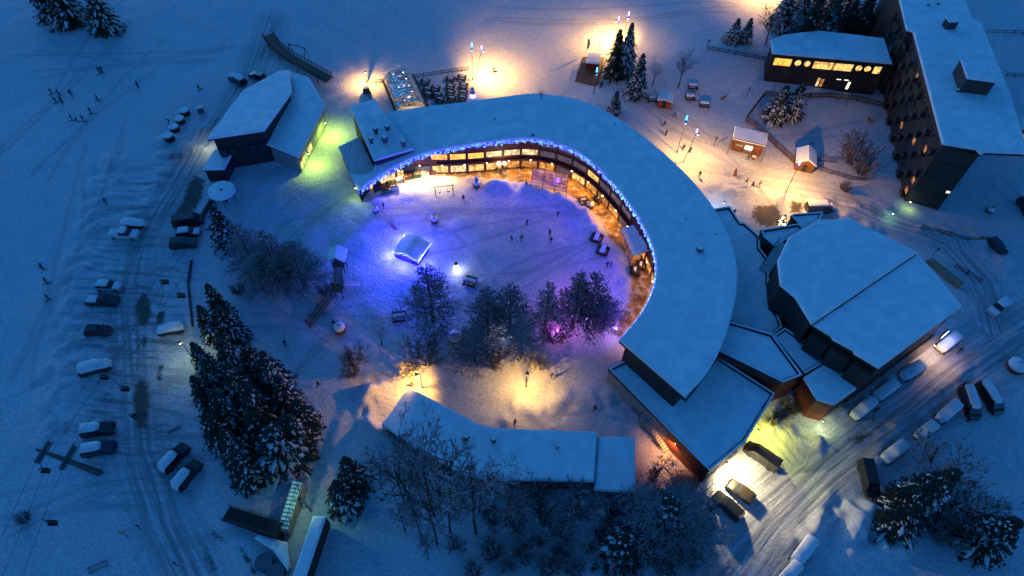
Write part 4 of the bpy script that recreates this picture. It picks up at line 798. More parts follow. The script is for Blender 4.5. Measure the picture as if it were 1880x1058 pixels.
# swing sets
def swing(px, rz, label, L=3.4, seats=2, sc_=1):
    q = Pg(*px); t = thing('swing_set', q, label, 'swing', rz=rz); m_ = MB()
    for s_ in (-1, 1):
        for y in (-.9, .9): m_.tube((s_*L/2, y, 0), (s_*L/2, 0, 2.2), .07)
    m_.tube((-L/2-.3, 0, 2.2), (L/2+.3, 0, 2.2), .08); m_.build('frame', darkwood, t, True)
    for k in range(seats):
        x = -L/4+k*L/2; s_ = MB(); s_.tube((x-.2, 0, 2.2), (x-.2, .1, .5), .025); s_.tube((x+.2, 0, 2.2), (x+.2, .1, .5), .025); s_.box((x, .1, .5), (.5, .25, .06)); s_.build('swing_seat', rubber, t, True)
swing((816, 357), R(12), 'swing set with hanging seats on the bright snow before the crescent')
swing((1478, 281), R(35), 'thin wooden swing frame behind the brown gabled hut', 2.8, 1)
swing((548, 100), R(-20), 'frame gate on the snow slope behind the timber ramp', 4.2, 0)
def rocker(px, rz, label):
    q = Pg(*px); t = thing('spring_rocker', q, label, 'spring rocker', rz=rz); m_ = MB(); m_.tube((0, 0, 0), (0, 0, .5), .12); m_.build('spring', metal, t, True); m_ = MB(); m_.tube((-.7, 0, .6), (.6, 0, .7), .2, .26, n=8); m_.tube((.5, 0, .7), (.8, 0, 1.25), .14, .1); m_.tube((-.6, 0, .6), (-.95, 0, 1.0), .1, .05); m_.tube((.35, -.35, 1.0), (.35, .35, 1.0), .04); m_.build('seat', redwall, t, True)
for a in [((724, 422), 2.6, 'dark curved rocker above the blue kiosk'), ((1348, 322), 1.2, 'reddish climbing toy on the lit lane'), ((389, 425), .3, 'dark curled rocker by the left larches'), ((1327, 184), .5, 'ring shaped rocker on the snow above the lane'), ((1596, 226), 2.4, 'small dark seesaw in the play pen')]: rocker(*a)
def barrel(px, label, r=.8, h=.9):
    q = Pg(*px); t = thing('barrel_planter', q, label, 'planter', 'planters with snow caps'); MB().tube(q-[0, 0, .2], q+[0, 0, h], r*.8, r, n=12).build('tub', orangewood, t); m_ = MB(); m_.ball(q+[0, 0, h+.05], r*.95, sz=.5, n=10, m=5); m_.build('snow_cap', roofsnow, t, smooth=True)
    m_ = MB(); rn = random.Random(px[0]); [m_.tube(q+[0, 0, h+.2], q+[rn.uniform(-.5, .5), rn.uniform(-.4, .4), h+1.2+rn.random()*.4], .03, .01, 3) for _ in range(10)]; m_.build('twigs', bark, t)
for a in [((798, 408), 'reddish tub with frosted twigs in the courtyard above the kiosk'), ((875, 343), 'dark tub under a snow figure by the plaza edge'), ((625, 608), 'snow topped tub beside the ladder bridge', 1.1, 1.1), ((1083, 381), 'tub at the right end of the plaza bank'), ((690, 388), 'dark shrub tub near the crescent left end', .7, .6), ((835, 622), 'round snow covered planter under the larches', 1.3, .5), ((1383, 291), 'small tub in front of the snack trailer', .5, .5), ((1862, 676), 'snow covered round mound at the right edge', 1.6, .9), ((1816, 388), 'dark round shaft beside the apartment block', .8, .5)]: barrel(*a)
# small sundries under the left end of the crescent (market stalls)
mk = random.Random(8); cl = [redwall, orangewood, concrete, wood, mat('green_cloth', (.08, .15, .06), .8), mat('cream_cloth', (.7, .6, .4), .8)]
names = ['red', 'orange', 'grey', 'brown', 'green', 'cream']
spots = [(700, 347), (716, 341), (733, 334), (750, 328), (766, 325), (781, 321), (797, 318), (812, 316), (827, 313), (842, 312), (708, 354), (726, 348)]
wher = ['at the far left under the low eave', 'second from the left under the eave', 'third under the low eave', 'fourth along the lit market row', 'in the middle of the market row', 'below the first amber window', 'below the second amber window', 'beneath the long white awning', 'before the third amber window', 'at the right end of the market row', 'on the bright snow at the far left', 'on the bright snow left of the swings']
for i, (x, y) in enumerate(spots):
    q = Pg(x, y); k = i % 6; t = thing('market_table', q, names[k]+' covered market table '+wher[i], 'market table', 'market tables under the eave', rz=R(20)); MB().box((0, 0, .45), (1.5, .8, .9)).build('counter', cl[k], t, True); m_ = MB()
    for j in range(7): m_.box((mk.uniform(-.6, .6), mk.uniform(-.3, .3), 1.0), (mk.uniform(.15, .35), .2, mk.uniform(.15, .4)), mk.random())
    m_.build('goods', cl[(k+3) % 6], t, True)
#@@PART3

def low_wall(px, h, w_, label, m=darkwood, name='retaining_wall'):
    pts = [Pg(*p) for p in px]; t = thing(name, pts[0], label, 'wall'); a_ = MB(); b_ = MB()
    for p, q in zip(pts, pts[1:]):
        a_.beam(p+[0, 0, h/2-.2], q+[0, 0, h/2-.2], w_, h+.4); b_.beam(p+[0, 0, h+.05], q+[0, 0, h+.05], w_*.8, .1)
    a_.build('wall', m, t)
low_wall([(418, 322), (402, 352), (378, 392), (362, 420), (352, 440)], 1.0, .35, 'dark driveway wall curving down from the shed to the parked cars', darkwood)
low_wall([(352, 480), (346, 520), (350, 560), (354, 600)], 0.35, .28, 'thin dark kerb wall between the lot and the grove', darkwood)

# ------------------------------------------------------------------ lamps
def lamp(px, h, label, power, c, style='street', blue=None, lean=0, bulb=None, tilt=None, ribs=False, name='street_lamp', r=.15, aim=(0, 0)):
    q = np.array(Pg(*px)); t = thing(name, q, label, 'street lamp', 'street lamps'); m = MB(); top = q+[lean, 0, h]
    m.tube(q-[0, 0, .2], q+[0, 0, .5], .13, .11, 8); m.tube(q+[0, 0, .5], top, .08, .05, 8); m.build('pole', pole, t)
    ad = np.array([aim[0], aim[1]-1e-3, 0.]); ad = ad/np.linalg.norm(ad); hd = top+ad*.5
    m = MB(); m.beam(top, hd, .06, .06); m.build('arm', pole, t); MB().tube(hd-[0, 0, .02], hd+[0, 0, .1], .30, .12, 10).build('lamp_shade', pole, t)
    m = MB(); m.ball(hd-[0, 0, .16], .2 if power > 300 else .16, n=8, m=6); m.build('lamp_bulb', bulb or warm_bulb, t)
    if ribs:
        m = MB()
        for i in range(13): a = 2*math.pi*i/13+.1; d = np.array([math.cos(a), math.sin(a), 0]); m.beam(hd+d*.30-[0, 0, .3], hd+d*.34-[0, 0, .3], .05, .5)
        m.build('cage_bars', pole, t)
    if blue:
        m = MB(); m.tube(top+[0, 0, .3], top+[0, 0, 1.25], .17, .12, 8); m.build('glow_tube', blue, t); m = MB(); m.tube(top+[0, 0, .1], top+[0, 0, .3], .26, .2, 8); m.build('collar', mat('violet_collar', (.12, .1, .4), .4, emit=(.12, .12, .9), es=1.5), t)
    light(t, hd-[0, 0, .42], power*.75, c, r, 'SPOT', hd-[0, 0, 5]+np.array([aim[0], aim[1], 0]), 168, .5); return t
WARM = (1, .48, .11); PEACH = (1, .60, .28)
lamp((675, 152), 3.2, 'single round lamp at the left corner of the cafe terrace', 12000, WARM, ribs=True, r=.05)
lamp((868, 147), 8.2, 'tall pole with light blue tip right of the terrace', 3000, PEACH, blue=cyan_glow, bulb=cyan_glow)
lamp((872, 143), 7.0, 'leaning lamp pole with violet head right of the terrace', 56000, WARM, blue=violet_glow, aim=(3.5, 2), lean=1.6, bulb=white_bulb)
lamp((1129, 78), 5.5, 'lamp with white tip left of the two tall spruces', 50000, WARM, aim=(-1.5, 1), blue=violet_glow, bulb=white_bulb)
lamp((1141, 82), 7.2, 'taller lamp half behind the two tall spruces', 9000, WARM, blue=violet_glow, bulb=white_bulb, lean=.5)
lamp((1090, 172), 5.5, 'lamp with bright blue tip standing before the stall deck', 250, (.3, .5, 1), blue=cyan_glow, bulb=cyan_glow)
lamp((1243, 280), 8.2, 'tall lamp with blue tip on the lane left of the snack trailer', 4500, WARM, blue=cyan_glow, bulb=cyan_glow)
lamp((1255, 298), 7.4, 'curved double lamp with white heads on the lane', 26000, WARM, aim=(2, .5), blue=violet_glow, bulb=white_bulb, lean=.8)
lamp((1442, 355), 7.2, 'lamp with violet collar lighting the lane below the gabled hut', 30000, WARM, aim=(.5, 1), blue=violet_glow, bulb=white_bulb)
lamp((1400, -12), 7, 'lamp beyond the top edge of the picture, seen only by its glow', 45000, WARM)
lamp((966, 710), 5.0, 'park lamp under the larches lighting the curved path', 9500, (1, .52, .10), bulb=warm_bulb)
lamp((775, 712), 4.3, 'park lamp hidden in the spreading bare tree', 14000, (1, .46, .08), aim=(-3.5, -.6), bulb=warm_bulb)
lamp((352, 655), 5, 'pale lamp head at the edge of the spruce grove', 1100, (.8, 1, .5), bulb=mat('pale_bulb', (1, 1, .8), .3, emit=(.95, 1, .6), es=16))
lamp((570, 938), 6.2, 'greenish lamp over the stairs to the footbridge', 800, (.4, 1, .5), bulb=MATS['pale_bulb'])
def wall_lamp(px, z, label, power, c, tgt=None, name='wall_lamp', bulb=warm_bulb, size=.14, spot=None, off=(0, 0)):
    q = np.array(P(px[0], px[1], z)); t = thing(name, q, label, 'wall lamp'); MB().box(q+[0, 0, .16], (.34, .3, .14)).build('housing', pole, t); m = MB(); m.ball(q, size, n=8, m=5); m.build('bulb', bulb, t)
    p = q+[off[0], off[1], -.25]
    if spot: light(t, p, power, c, .15, 'SPOT', p+np.array(tgt), spot, .7)
    else: light(t, p, power, c, .12, 'SPOT', p-np.array([0, 0, 5.]), 162, .6)
    return t
YG = (.60, .95, .09)
wall_lamp((597, 226), 3.4, 'yellow lamp on the alley side wall of the chalet', 4200, YG, off=(.8, 0), bulb=MATS['pale_bulb'])
wall_lamp((566, 282), 3.2, 'second yellow lamp low on the chalet alley wall', 3000, YG, off=(.9, 0), bulb=MATS['pale_bulb'])
wall_lamp((652, 345), 3.6, 'added green yellow light for the glow on the annex roof corner', 600, YG, bulb=MATS['pale_bulb'])  # added source for the glow reflected at this corner, where no lamp hangs
wall_lamp((1334, 850), 3.6, 'white floodlight on the rendered wall above the parked vans', 17000, (1, .78, .38), off=(1.2, -.3), tgt=(3.6, -2.6, -5), spot=155)
wall_lamp((1392, 790), 3.4, 'yellow lamp on the rendered wall near the dark shrubs', 6500, (.95, .90, .10), off=(1.2, -.2), tgt=(3, 0, -5), spot=150, bulb=MATS['pale_bulb'])
wall_lamp((1240, 813), 2.9, 'orange lamp on the red wall by the garden stairs', 2200, (1, .36, .08), off=(-.6, -.3))
wall_lamp((1511, 773), 2.3, 'small bright lamp on the workshop corner by the road', 700, (.9, 1, .4), off=(.5, -.5), bulb=MATS['pale_bulb'])
wall_lamp((1717, 634), 3.2, 'warm round lamp on the hall wall over the snowy car', 1400, (1, .55, .25), off=(1.0, -.9))
wall_lamp((1672, 371), 1.6, 'green yellow lamp at the base of the apartment block', 160, YG, off=(.0, -.6), bulb=MATS['pale_bulb'])
wall_lamp((1646, 118), 4.5, 'orange lamp between the lodge and the apartment block', 420, (1, .45, .15), off=(-.3, -.3))
wall_lamp((1618, 64), 4.5, 'small orange lamp behind the lodge roof', 90, (1, .6, .2), off=(-.3, -.3))
wall_lamp((1441, 706), 3.5, 'dim lamp on the wall above the shrubs', 40, (1, .8, .3), off=(.2, -.5))
wall_lamp((1640, 392), 1.5, 'faint green lamp at the fence foot', 90, (.3, 1, .5), off=(0, 0), bulb=MATS['pale_bulb'])
wall_lamp((405, 262), 3.0, 'dim lamp on the lower chalet wall over the shed', 600, (.95, 1, .6), off=(-3.5, 1), bulb=MATS['pale_bulb'])
wall_lamp((1330, 372), 3.5, 'cool lamp at the north tip of the link roof', 1400, (.35, .6, 1), off=(-1, 1.4), bulb=white_bulb)
# bright sign on the hall wall
q = P(1733, 613, 3.3); SG = thing('light_box', q, 'square white glowing sign box on the road wall of the hall', 'sign'); MB().box(q, (1.5, .3, 1.2), R(37)).build('sign_case', pole, SG); MB().box(q+[.12, -.17, 0], (1.36, .04, 1.06), R(37)).build('sign_face', mat('sign_white', (1, 1, 1), .3, emit=(.72, .78, 1), es=6), SG); light(SG, q+[.9, -1.1, .1], 420, (.35, .35, 1), .4)
# eave string lights of the crescent
STR = thing('string_lights', (*P(1000, 258, 8)[:2], 8), 'chain of blue icicle lights hanging from the inner eave of the crescent', 'string lights'); rnd = random.Random(2); b1 = MB(); b2 = MB(); wr_ = MB()
e2 = offset(ev, -sgn*.08); LT = at_s(e2, 1)[2]; s = .2
while s < LT-.3:
    q, t, _ = at_s(e2, s); q = q+[0, 0, -.48]; L = abs(math.sin(s*2.1))*.45+rnd.random()*.5+.1; kk = int(L/.16)+1
    for j in range(kk):
        (b2 if rnd.random() < .36 else b1).ball(q+[rnd.uniform(-.05, .05), rnd.uniform(-.05, .05), -j*.17-rnd.random()*.08], .062, n=4, m=3)
    wr_.tube(q, q-[0, 0, L], .012, n=3); s += .17
b1.build('blue_bulbs', blue_bulb, STR)['kind'] = 'stuff'; b2.build('ice_bulbs', ice_bulb, STR)['kind'] = 'stuff'; wr_.build('cable', rubber, STR)
bo = offset(ev, -sgn*1.2); n_ = 15
for i in range(n_):
    q, t, _ = at_s(bo, LT*(i+.5)/n_); out = np.array([t[1], -t[0]])*(1 if sgn > 0 else -1); light(STR, q+[0, 0, -.6], (2700 if i > 3 else 1500), (.11, .05, 1), .5, 'SPOT', q+[out[0]*8, out[1]*8, -5.5], 118, .7)
# lights under the eave: warm soffit lights along the shop fronts
SO = thing('soffit_lights', (*P(900, 290)[:2], 2.6), 'row of warm downlights under the canopy along the shop fronts', 'downlights'); sb = MB(); so_ = offset(ev, -sgn*-.1); i = 0
for s in np.arange(9, LT-4, 4.2):
    q, t, _ = at_s(w2, s*TL/LT); q = np.array([q[0], q[1], 2.7]); out = np.array([t[1], -t[0]])*(1 if sgn > 0 else -1); c_ = q+[out[0]*.35, out[1]*.35, 0]; sb.ball(c_, .11, n=6, m=4); px_ = proj(c_)[0]
    early = px_ < 850; e = 3300 if early else ((1500 if px_ > 965 else 800) if c_[1] > 84 else 400)
    light(SO, c_+[out[0]*.5, out[1]*.5, -.2], e, (1, .70, .30) if early else ((1, .42, .05) if c_[1] > 84 else (1, .42, .18)), .12, 'SPOT', c_+[out[0]*2.2, out[1]*2.2, -3], 150, .6)
sb.build('bulbs', warm_bulb, SO)
for px_, py_, e, c_ in ((916, 300, 500, (1, .7, .35)), (926, 300, 500, (1, .7, .35))): wall_lamp((px_, py_), 3.1, 'bright white lamp over the main door, '+('left' if px_ == 916 else 'right')+' one of the pair', e, c_, size=.34, off=(0, -1.2))
# tree uplights
def spotl(px, label, power, c, bulb, z=.5, up=True):
    q = np.array(Pg(*px)); t = thing('floodlight', q, label, 'floodlight'); MB().tube(q, q+[0, 0, z], .05).build('stand', pole, t); m = MB(); m.ball(q+[0, 0, z+.15], .2, n=8, m=6); m.build('bulb', bulb, t); light(t, q+[0, 0, z+.5], power, c, .2)
mag = mat('magenta_bulb', (1, .4, 1), .3, emit=(1, .3, 1), es=14)
spotl((1022, 616), 'magenta floodlight at the foot of the right hand larches', 1500, (.8, .12, 1), mag, 1.2)
spotl((1060, 560), 'violet floodlight deep inside the larch clump', 2200, (.75, .15, 1), mag, 3)
spotl((1075, 600), 'hidden violet light under the right larch', 350, (.6, .3, 1), mag, 2)
spotl((929, 612), 'white floodlight between the two middle larches', 260, (.8, .9, 1), white_bulb, .8)
spotl((1128, 612), 'violet light chain end at the crescent tip', 900, (.55, .25, 1), violet_glow, 1.2)
# glowing snowman figure
q = np.array(Pg(838, 497)); SM = thing('snowman_figure', q, 'white glowing snowman figure on the courtyard snow', 'light figure'); gw_ = mat('glow_white', (1, 1, 1), .4, emit=(.95, .97, 1), es=3)
m = MB(); m.tube(q, q+[0, 0, 1.3], .55, .4, 12); m.ball(q+[0, 0, .5], .55, n=12, m=8); m.build('body', gw_, SM, smooth=True); m = MB(); m.ball(q+[0, 0, 1.6], .33, n=12, m=8); m.build('head', gw_, SM, smooth=True); m = MB(); m.tube(q+[0, 0, 1.86], q+[0, 0, 1.9], .36, n=12); m.tube(q+[0, 0, 1.9], q+[0, 0, 2.2], .22, n=12); m.build('hat', darkwood, SM)
light(SM, q+[0, -.9, 1.1], 150, (.85, .93, 1), .4); light(SM, q+[.9, .3, 1.1], 90, (.85, .93, 1), .4)
# snow figure by the plaza and by the terrace lamps
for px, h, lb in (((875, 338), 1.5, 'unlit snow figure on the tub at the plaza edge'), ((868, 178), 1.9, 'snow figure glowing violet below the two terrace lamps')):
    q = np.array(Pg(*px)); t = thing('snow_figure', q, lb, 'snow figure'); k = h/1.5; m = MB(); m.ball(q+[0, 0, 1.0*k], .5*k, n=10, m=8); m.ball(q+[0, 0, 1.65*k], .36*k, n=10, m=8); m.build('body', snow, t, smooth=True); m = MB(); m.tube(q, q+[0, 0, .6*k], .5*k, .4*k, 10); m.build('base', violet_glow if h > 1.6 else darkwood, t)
# ------------------------------------------------------------------ ski lift
A, B = np.array(Pg(184, 868)), P(66, 825, 9.0)
PY = thing('lift_pylon', A, 'leaning chairlift pylon with two crossarms in the lower left snow field', 'lift pylon'); m = MB(); m.tube(A-[0, 0, .3], A+(B-A)*.55, .5, .38, 12); m.tube(A+(B-A)*.55, B, .38, .16, 12); m.build('column', mat('pylon_steel', (.10, .11, .12), .5, metal=.3), PY)
M1 = A+(B-A)*.52
def arm(px0, px1, z, w_):
    a, b = P(*px0, z), P(*px1, z); m = MB(); m.beam(a, b, w_, .35); m.build('crossarm', MATS['pylon_steel'], PY); m = MB(); d = (b-a)/np.linalg.norm(b-a); n_ = np.array([-d[1], d[0], 0])
    for k in range(9):
        c_ = a+(b-a)*(k+.5)/9; m.tube(c_+n_*.25-[0, 0, .2], c_+n_*.35-[0, 0, .2], .16, n=8)
    m.beam(a+n_*.8+[0, 0, .2], b+n_*.8+[0, 0, .2], .12, .05); m.build('sheaves', MATS['pylon_steel'], PY)
arm((89, 811), (65, 850), 8.6, .35); arm((136, 818), (110, 862), 7.6, .35)
CW = [((40, 905), (65, 850), (88, 811), (201, 640), (330, 450)), ((66, 905), (98, 825), (216, 650), (345, 450)), ((44, 1050), (98, 900), (134, 817), (211, 704), (248, 645), (358, 470))]
for i, pl in enumerate(CW):
    ext0 = P(*pl[0], 8.4); ext1 = P(*pl[1], 8.4); pts = [ext0+(ext0-ext1)*2.5]+[P(x, y, 8.3) for x, y in pl]; m = MB(); m.path(pts, .022, 4)
    tag(m.build('lift_cable', rubber), ['leftmost lift cable crossing the lower left snow', 'middle lift cable crossing the lower left snow', 'right lift cable carrying the hanging chairs'][i], 'cable', 'lift cables')
def chair(px, cpx, label):
    q = P(*cpx, 8.3); b = np.array([q[0], q[1], 8.3]); s_ = P(*px, 6.0); t = thing('lift_chair', s_, label, 'lift chair', 'chairs hanging on the lift'); m = MB(); d = s_-b; m.tube(b, b+d*.5+[0, 0, -.3], .05); m.tube(b+d*.5+[0, 0, -.3], s_+[0, 0, .8], .05)
    m.tube(s_+[-.6, 0, .8], s_+[.6, 0, .8], .04); [m.tube(s_+[x, 0, .8], s_+[x, 0, 0], .035) for x in (-.6, .6)]; m.build('hanger', pole, t); MB().box(s_, (1.25, .5, .08), 0).build('seat', rubber, t); MB().box(s_+[0, .26, .4], (1.25, .07, .45), 0).build('backrest', rubber, t)
chair((192, 695), (183, 683), 'empty lift chair over the snow bound car'); chair((230, 716), (213, 703), 'empty lift chair near the long dark road patch'); chair((84, 866), (73, 852), 'empty lift chair beside the pylon head'); chair((97, 962), (76, 952), 'lowest empty lift chair in the bottom left corner'); chair((303, 520), (291, 566), 'empty lift chair above the dark oval patch'); chair((333, 545), (322, 520), 'empty lift chair over the parking rows')
sg = np.array(Pg(236, 986)); t = thing('signpost', sg, 'thin signpost with a round disc in the bottom left snow', 'signpost'); MB().tube(sg, sg+[0, 0, 2.2], .05).build('post', pole, t); MB().tube(sg+[0, -.05, 2.2], sg+[0, .05, 2.3], .5, n=14).build('disc', concrete, t)
for px, h, lb in (((1310, 268), 2.6, 'slim pole with a small pennant left of the snack trailer'), ((1297, 90), 2.6, 'dark upright post at the left end of the upper fence'), ((1370, 178), 2.8, 'dark narrow post left of the play pen'), ((258, 972), 1.8, 'short dark stake in the bottom left snow'), ((327, 1040), 2.2, 'dark stake at the bottom edge left of the dark streaks'), ((1712, 470), 2.4, 'small sign on a post beside the hall'), ((1552, 195), 6.5, 'thin tall pole before the lodge'), ((313, 232), 1.9, 'thin stake beside the round containers')):
    q = np.array(Pg(*px)); t = thing('marker_post', q, lb, 'post'); MB().tube(q, q+[0, 0, h], .07, .04).build('post', darkwood, t); MB().box(q+[.14, 0, h*.8], (.3, .06, .7)).build('plate', darkwood, t)
# ------------------------------------------------------------------ trees
def tipbase(px, h):
    p = P(px[0], px[1], h)
    for _ in range(3): z = g(p[0], p[1]); p = P(px[0], px[1], h+z)
    return np.array([p[0], p[1], g(p[0], p[1])-.1])
def spruce_proto(seed, snowp, droop=.35, r0=2.6, h=12.0, nlev=34, nbr=12):
    rn = random.Random(seed); t = thing('spruce_tree', (0, 0, 0), '', 'spruce tree'); tr = MB(); tr.tube((0, 0, -.3), (0, 0, h*.6), .2, .1, 7, cap=False); tr.tube((0, 0, h*.6), (0, 0, h), .1, .02, 5, cap=False)
    nd = MB(); sn = MB(); side = rn.random()*6
    for l in range(nlev):
        f_ = (l+.5)/nlev; z = .7+(h-.8)*f_; rad = r0*(1-f_)**.85*(1+rn.uniform(-.1, .12))+.12; nb = max(4, int(nbr*(1-f_*.45)))
        for b in range(nb):
            a = 2*math.pi*(b+rn.uniform(-.35, .35))/nb+l*1.1; R_ = rad*rn.uniform(.6, 1.22); ca, sa = math.cos(a), math.sin(a); pts = []
            for k in range(5): u = k/4; pts.append((R_*u, z-droop*R_*u*u*1.1+.05*math.sin(u*3)))
            wmax = min(.42, .16+R_*.13)
            nq = 8+int(R_*6)
            for q in range(nq):
                u = rn.uniform(.08, 1.02); k = min(3, int(u*4)); f2 = u*4-k; x = pts[k][0]*(1-f2)+pts[min(4, k+1)][0]*f2; zz = pts[k][1]*(1-f2)+pts[min(4, k+1)][1]*f2
                wy = wmax*(1-abs(u-.4)*1.1)*rn.choice((-1, 1))*rn.uniform(.1, 1); ln = rn.uniform(.18, .42); an = a+math.copysign(rn.uniform(.3, 1.0), wy); c0 = np.array([x*ca-wy*.4*sa, x*sa+wy*.4*ca, zz-abs(wy)*.12]); d = np.array([math.cos(an), math.sin(an), -rn.uniform(.15, .7)])*ln; s_ = np.array([-math.sin(an), math.cos(an), rn.uniform(-.3, .3)])*rn.uniform(.05, .11)
                nd.add([c0-s_, c0+d*.55-s_*1.5, c0+d, c0+d*.55+s_*1.5, c0+s_], [(0, 1, 2, 3, 4)])
            if rn.random() < snowp*(.75+.45*math.cos(a-side)) and R_ > .35:
                u0 = rn.uniform(.1, .55); u1 = min(1.04, u0+rn.uniform(.3, .65)); rings = []; m = 5
                for k in range(m):
                    u = u0+(u1-u0)*k/(m-1); kk = min(3, int(u*4)); f2 = u*4-kk; x = pts[kk][0]*(1-f2)+pts[min(4, kk+1)][0]*f2; zz = pts[kk][1]*(1-f2)+pts[min(4, kk+1)][1]*f2+.03
                    wd = wmax*.66*math.sin(math.pi*(.15+.7*k/(m-1)))*rn.uniform(.6, 1.25); hh = .16*rn.uniform(.6, 1.3)*(.5+.5*math.sin(math.pi*(k+.5)/m)); jy = rn.uniform(-.06, .06)
                    rings.append([(x*ca-y*sa, x*sa+y*ca, zz+dz) for y, dz in ((jy-wd, -.05), (jy-wd*.5, hh*.8), (jy+wd*.1, hh), (jy+wd*.6, hh*.7), (jy+wd, -.05))])
                vs = [p for r in rings for p in r]; fs = [(i*5+j, i*5+j+1, i*5+j+6, i*5+j+5) for i in range(m-1) for j in range(4)]+[(0, 1, 2, 3, 4), tuple((m-1)*5+j for j in (4, 3, 2, 1, 0))]
                sn.add(vs, fs)
    tr.build('trunk', bark, t, True); nd.build('crown', needle, t, True); sn.build('snow_load', mat('tree_snow', (.62, .68, .74), .8, bump=.03, bscale=5), t, True); return t
def branch(mb, rn, p, d, L, r, depth, spec):
    nseg = 3 if depth < 2 else 2; kids = spec['kids'][depth] if depth < len(spec['kids']) else 0; p = Vector(p); d = Vector(d).normalized(); nodes = [(p.copy(), d.copy(), r)]
    for i in range(nseg):
        d = (d+Vector((rn.uniform(-1, 1), rn.uniform(-1, 1), rn.uniform(-.6, 1)))*spec['wob']+Vector((0, 0, spec['up'] if depth else .1))).normalized()
        q = p+d*(L/nseg); r2 = max(spec['rmin'], r*(1-.55*(i+1)/nseg)); mb.tube(p, q, nodes[-1][2], r2, 6 if depth == 0 else 4 if depth == 1 else 3, cap=False); p = q; nodes.append((p.copy(), d.copy(), r2))
    for k in range(kids):
        u = spec['start'][depth]+(1-spec['start'][depth])*(k+rn.random())/kids; x = u*nseg; i = min(nseg-1, int(x)); f_ = x-i; b = nodes[i][0].lerp(nodes[i+1][0], f_); dd = nodes[i+1][1]; rr = nodes[i][2]*(1-f_)+nodes[i+1][2]*f_
        ax = dd.orthogonal().normalized(); ax.rotate(Matrix.Rotation(k*2.4+rn.uniform(-.5, .5), 3, dd)); sp = R(spec['ang'][depth]*rn.uniform(.7, 1.25)); nd_ = dd*math.cos(sp)+ax*math.sin(sp)
        branch(mb, rn, b, nd_, L*spec['len'][depth]*rn.uniform(.7, 1.15)*(1-.35*(u-spec['start'][depth]) if depth else 1), max(spec['rmin'], rr*.62), depth+1, spec)
def bare_proto(seed, spec, h, m, name='bare_tree', cat='bare tree'):
    rn = random.Random(seed); t = thing(name, (0, 0, 0), '', cat); tr = MB(); cr = MB()
    for j in range(spec.get('stems', 1)):
        a = 6.283*j/spec.get('stems', 1)+rn.random(); tl_ = spec.get('tilt', 0)*rn.uniform(.5, 1.2); d = Vector((math.cos(a)*tl_, math.sin(a)*tl_, 1)); mb = MB(); branch(mb, rn, (math.cos(a)*.1*spec.get('stems', 1)*.3, math.sin(a)*.1, -.2), d, h*spec['trunk'], spec['r'], 0, spec)
        n0 = 18; tr.add(mb.v[:36], mb.f[:18]); cr.add(mb.v[36:], [tuple(i-36 for i in f_) for f_ in mb.f[18:]])
    V_ = np.array(cr.v); kz = h/V_[:, 2].max(); kr = (h*.42)/np.percentile(np.hypot(V_[:, 0], V_[:, 1]), 97)
    for b_ in (tr, cr): b_.v = [(x*kr, y*kr, z*kz) for x, y, z in b_.v]
    tr.build('trunk', bark, t, True); cr.build('crown', m, t, True); return t
def hfit(b, tp):
    q = Pg(*b); hs = np.arange(2, 26, .25); return q-np.array([0, 0, .1]), float(min(hs, key=lambda h: abs(proj(q+[0, 0, h])[1]-tp[1])))
def larch_proto(seed, h=15, r0=4.2, nb=64, m=frost, dens=1.0):
    rn = random.Random(seed); t = thing('larch_tree', (0, 0, 0), '', 'larch tree'); tr = MB(); cr = MB(); tr.tube((0, 0, -.3), (0, 0, h*.5), .30, .18, 7, cap=False); tr.tube((0, 0, h*.5), (.1, 0, h), .18, .03, 5, cap=False)
    for b in range(nb):
        f_ = .16+.83*(b+rn.random())/nb; z = h*f_; L = r0*(1-f_)**.7*rn.uniform(.65, 1.15)+.25; a = b*2.4+rn.uniform(-.4, .4); p = Vector((0, 0, z)); sp = dict(kids=[max(4, int(12*dens*L/r0)+4), 3, 0], start=[.15, .2, 0], len=[.36, .5, .5], ang=[48, 42, 40], wob=.07, up=.015, rmin=.034)
        branch(cr, rn, p, (math.cos(a), math.sin(a), .12-.35*(1-f_)), L, .055, 0, sp)
    tr.build('trunk', bark, t, True); cr.build('crown', m, t, True); return t
larchm = normal_snow('larch_twigs', (.045, .04, .034), .62, (.26, .27, .29))
SP = [spruce_proto(11, .85), spruce_proto(12, 1.3, .3), spruce_proto(13, 1.1, .45, 2.9), spruce_proto(14, 1.5, .25, 3.6, 11, 22, 12), spruce_proto(15, .18, .4)]
def put(protos, k, base, hs, ws, label, group=None, rz=None):
    return place(protos[k], base, (base[0]*7.3+base[1]*3.1) % 6.28 if rz is None else rz, label, (ws, ws, hs), group)
GR = 'spruces of the dense grove'
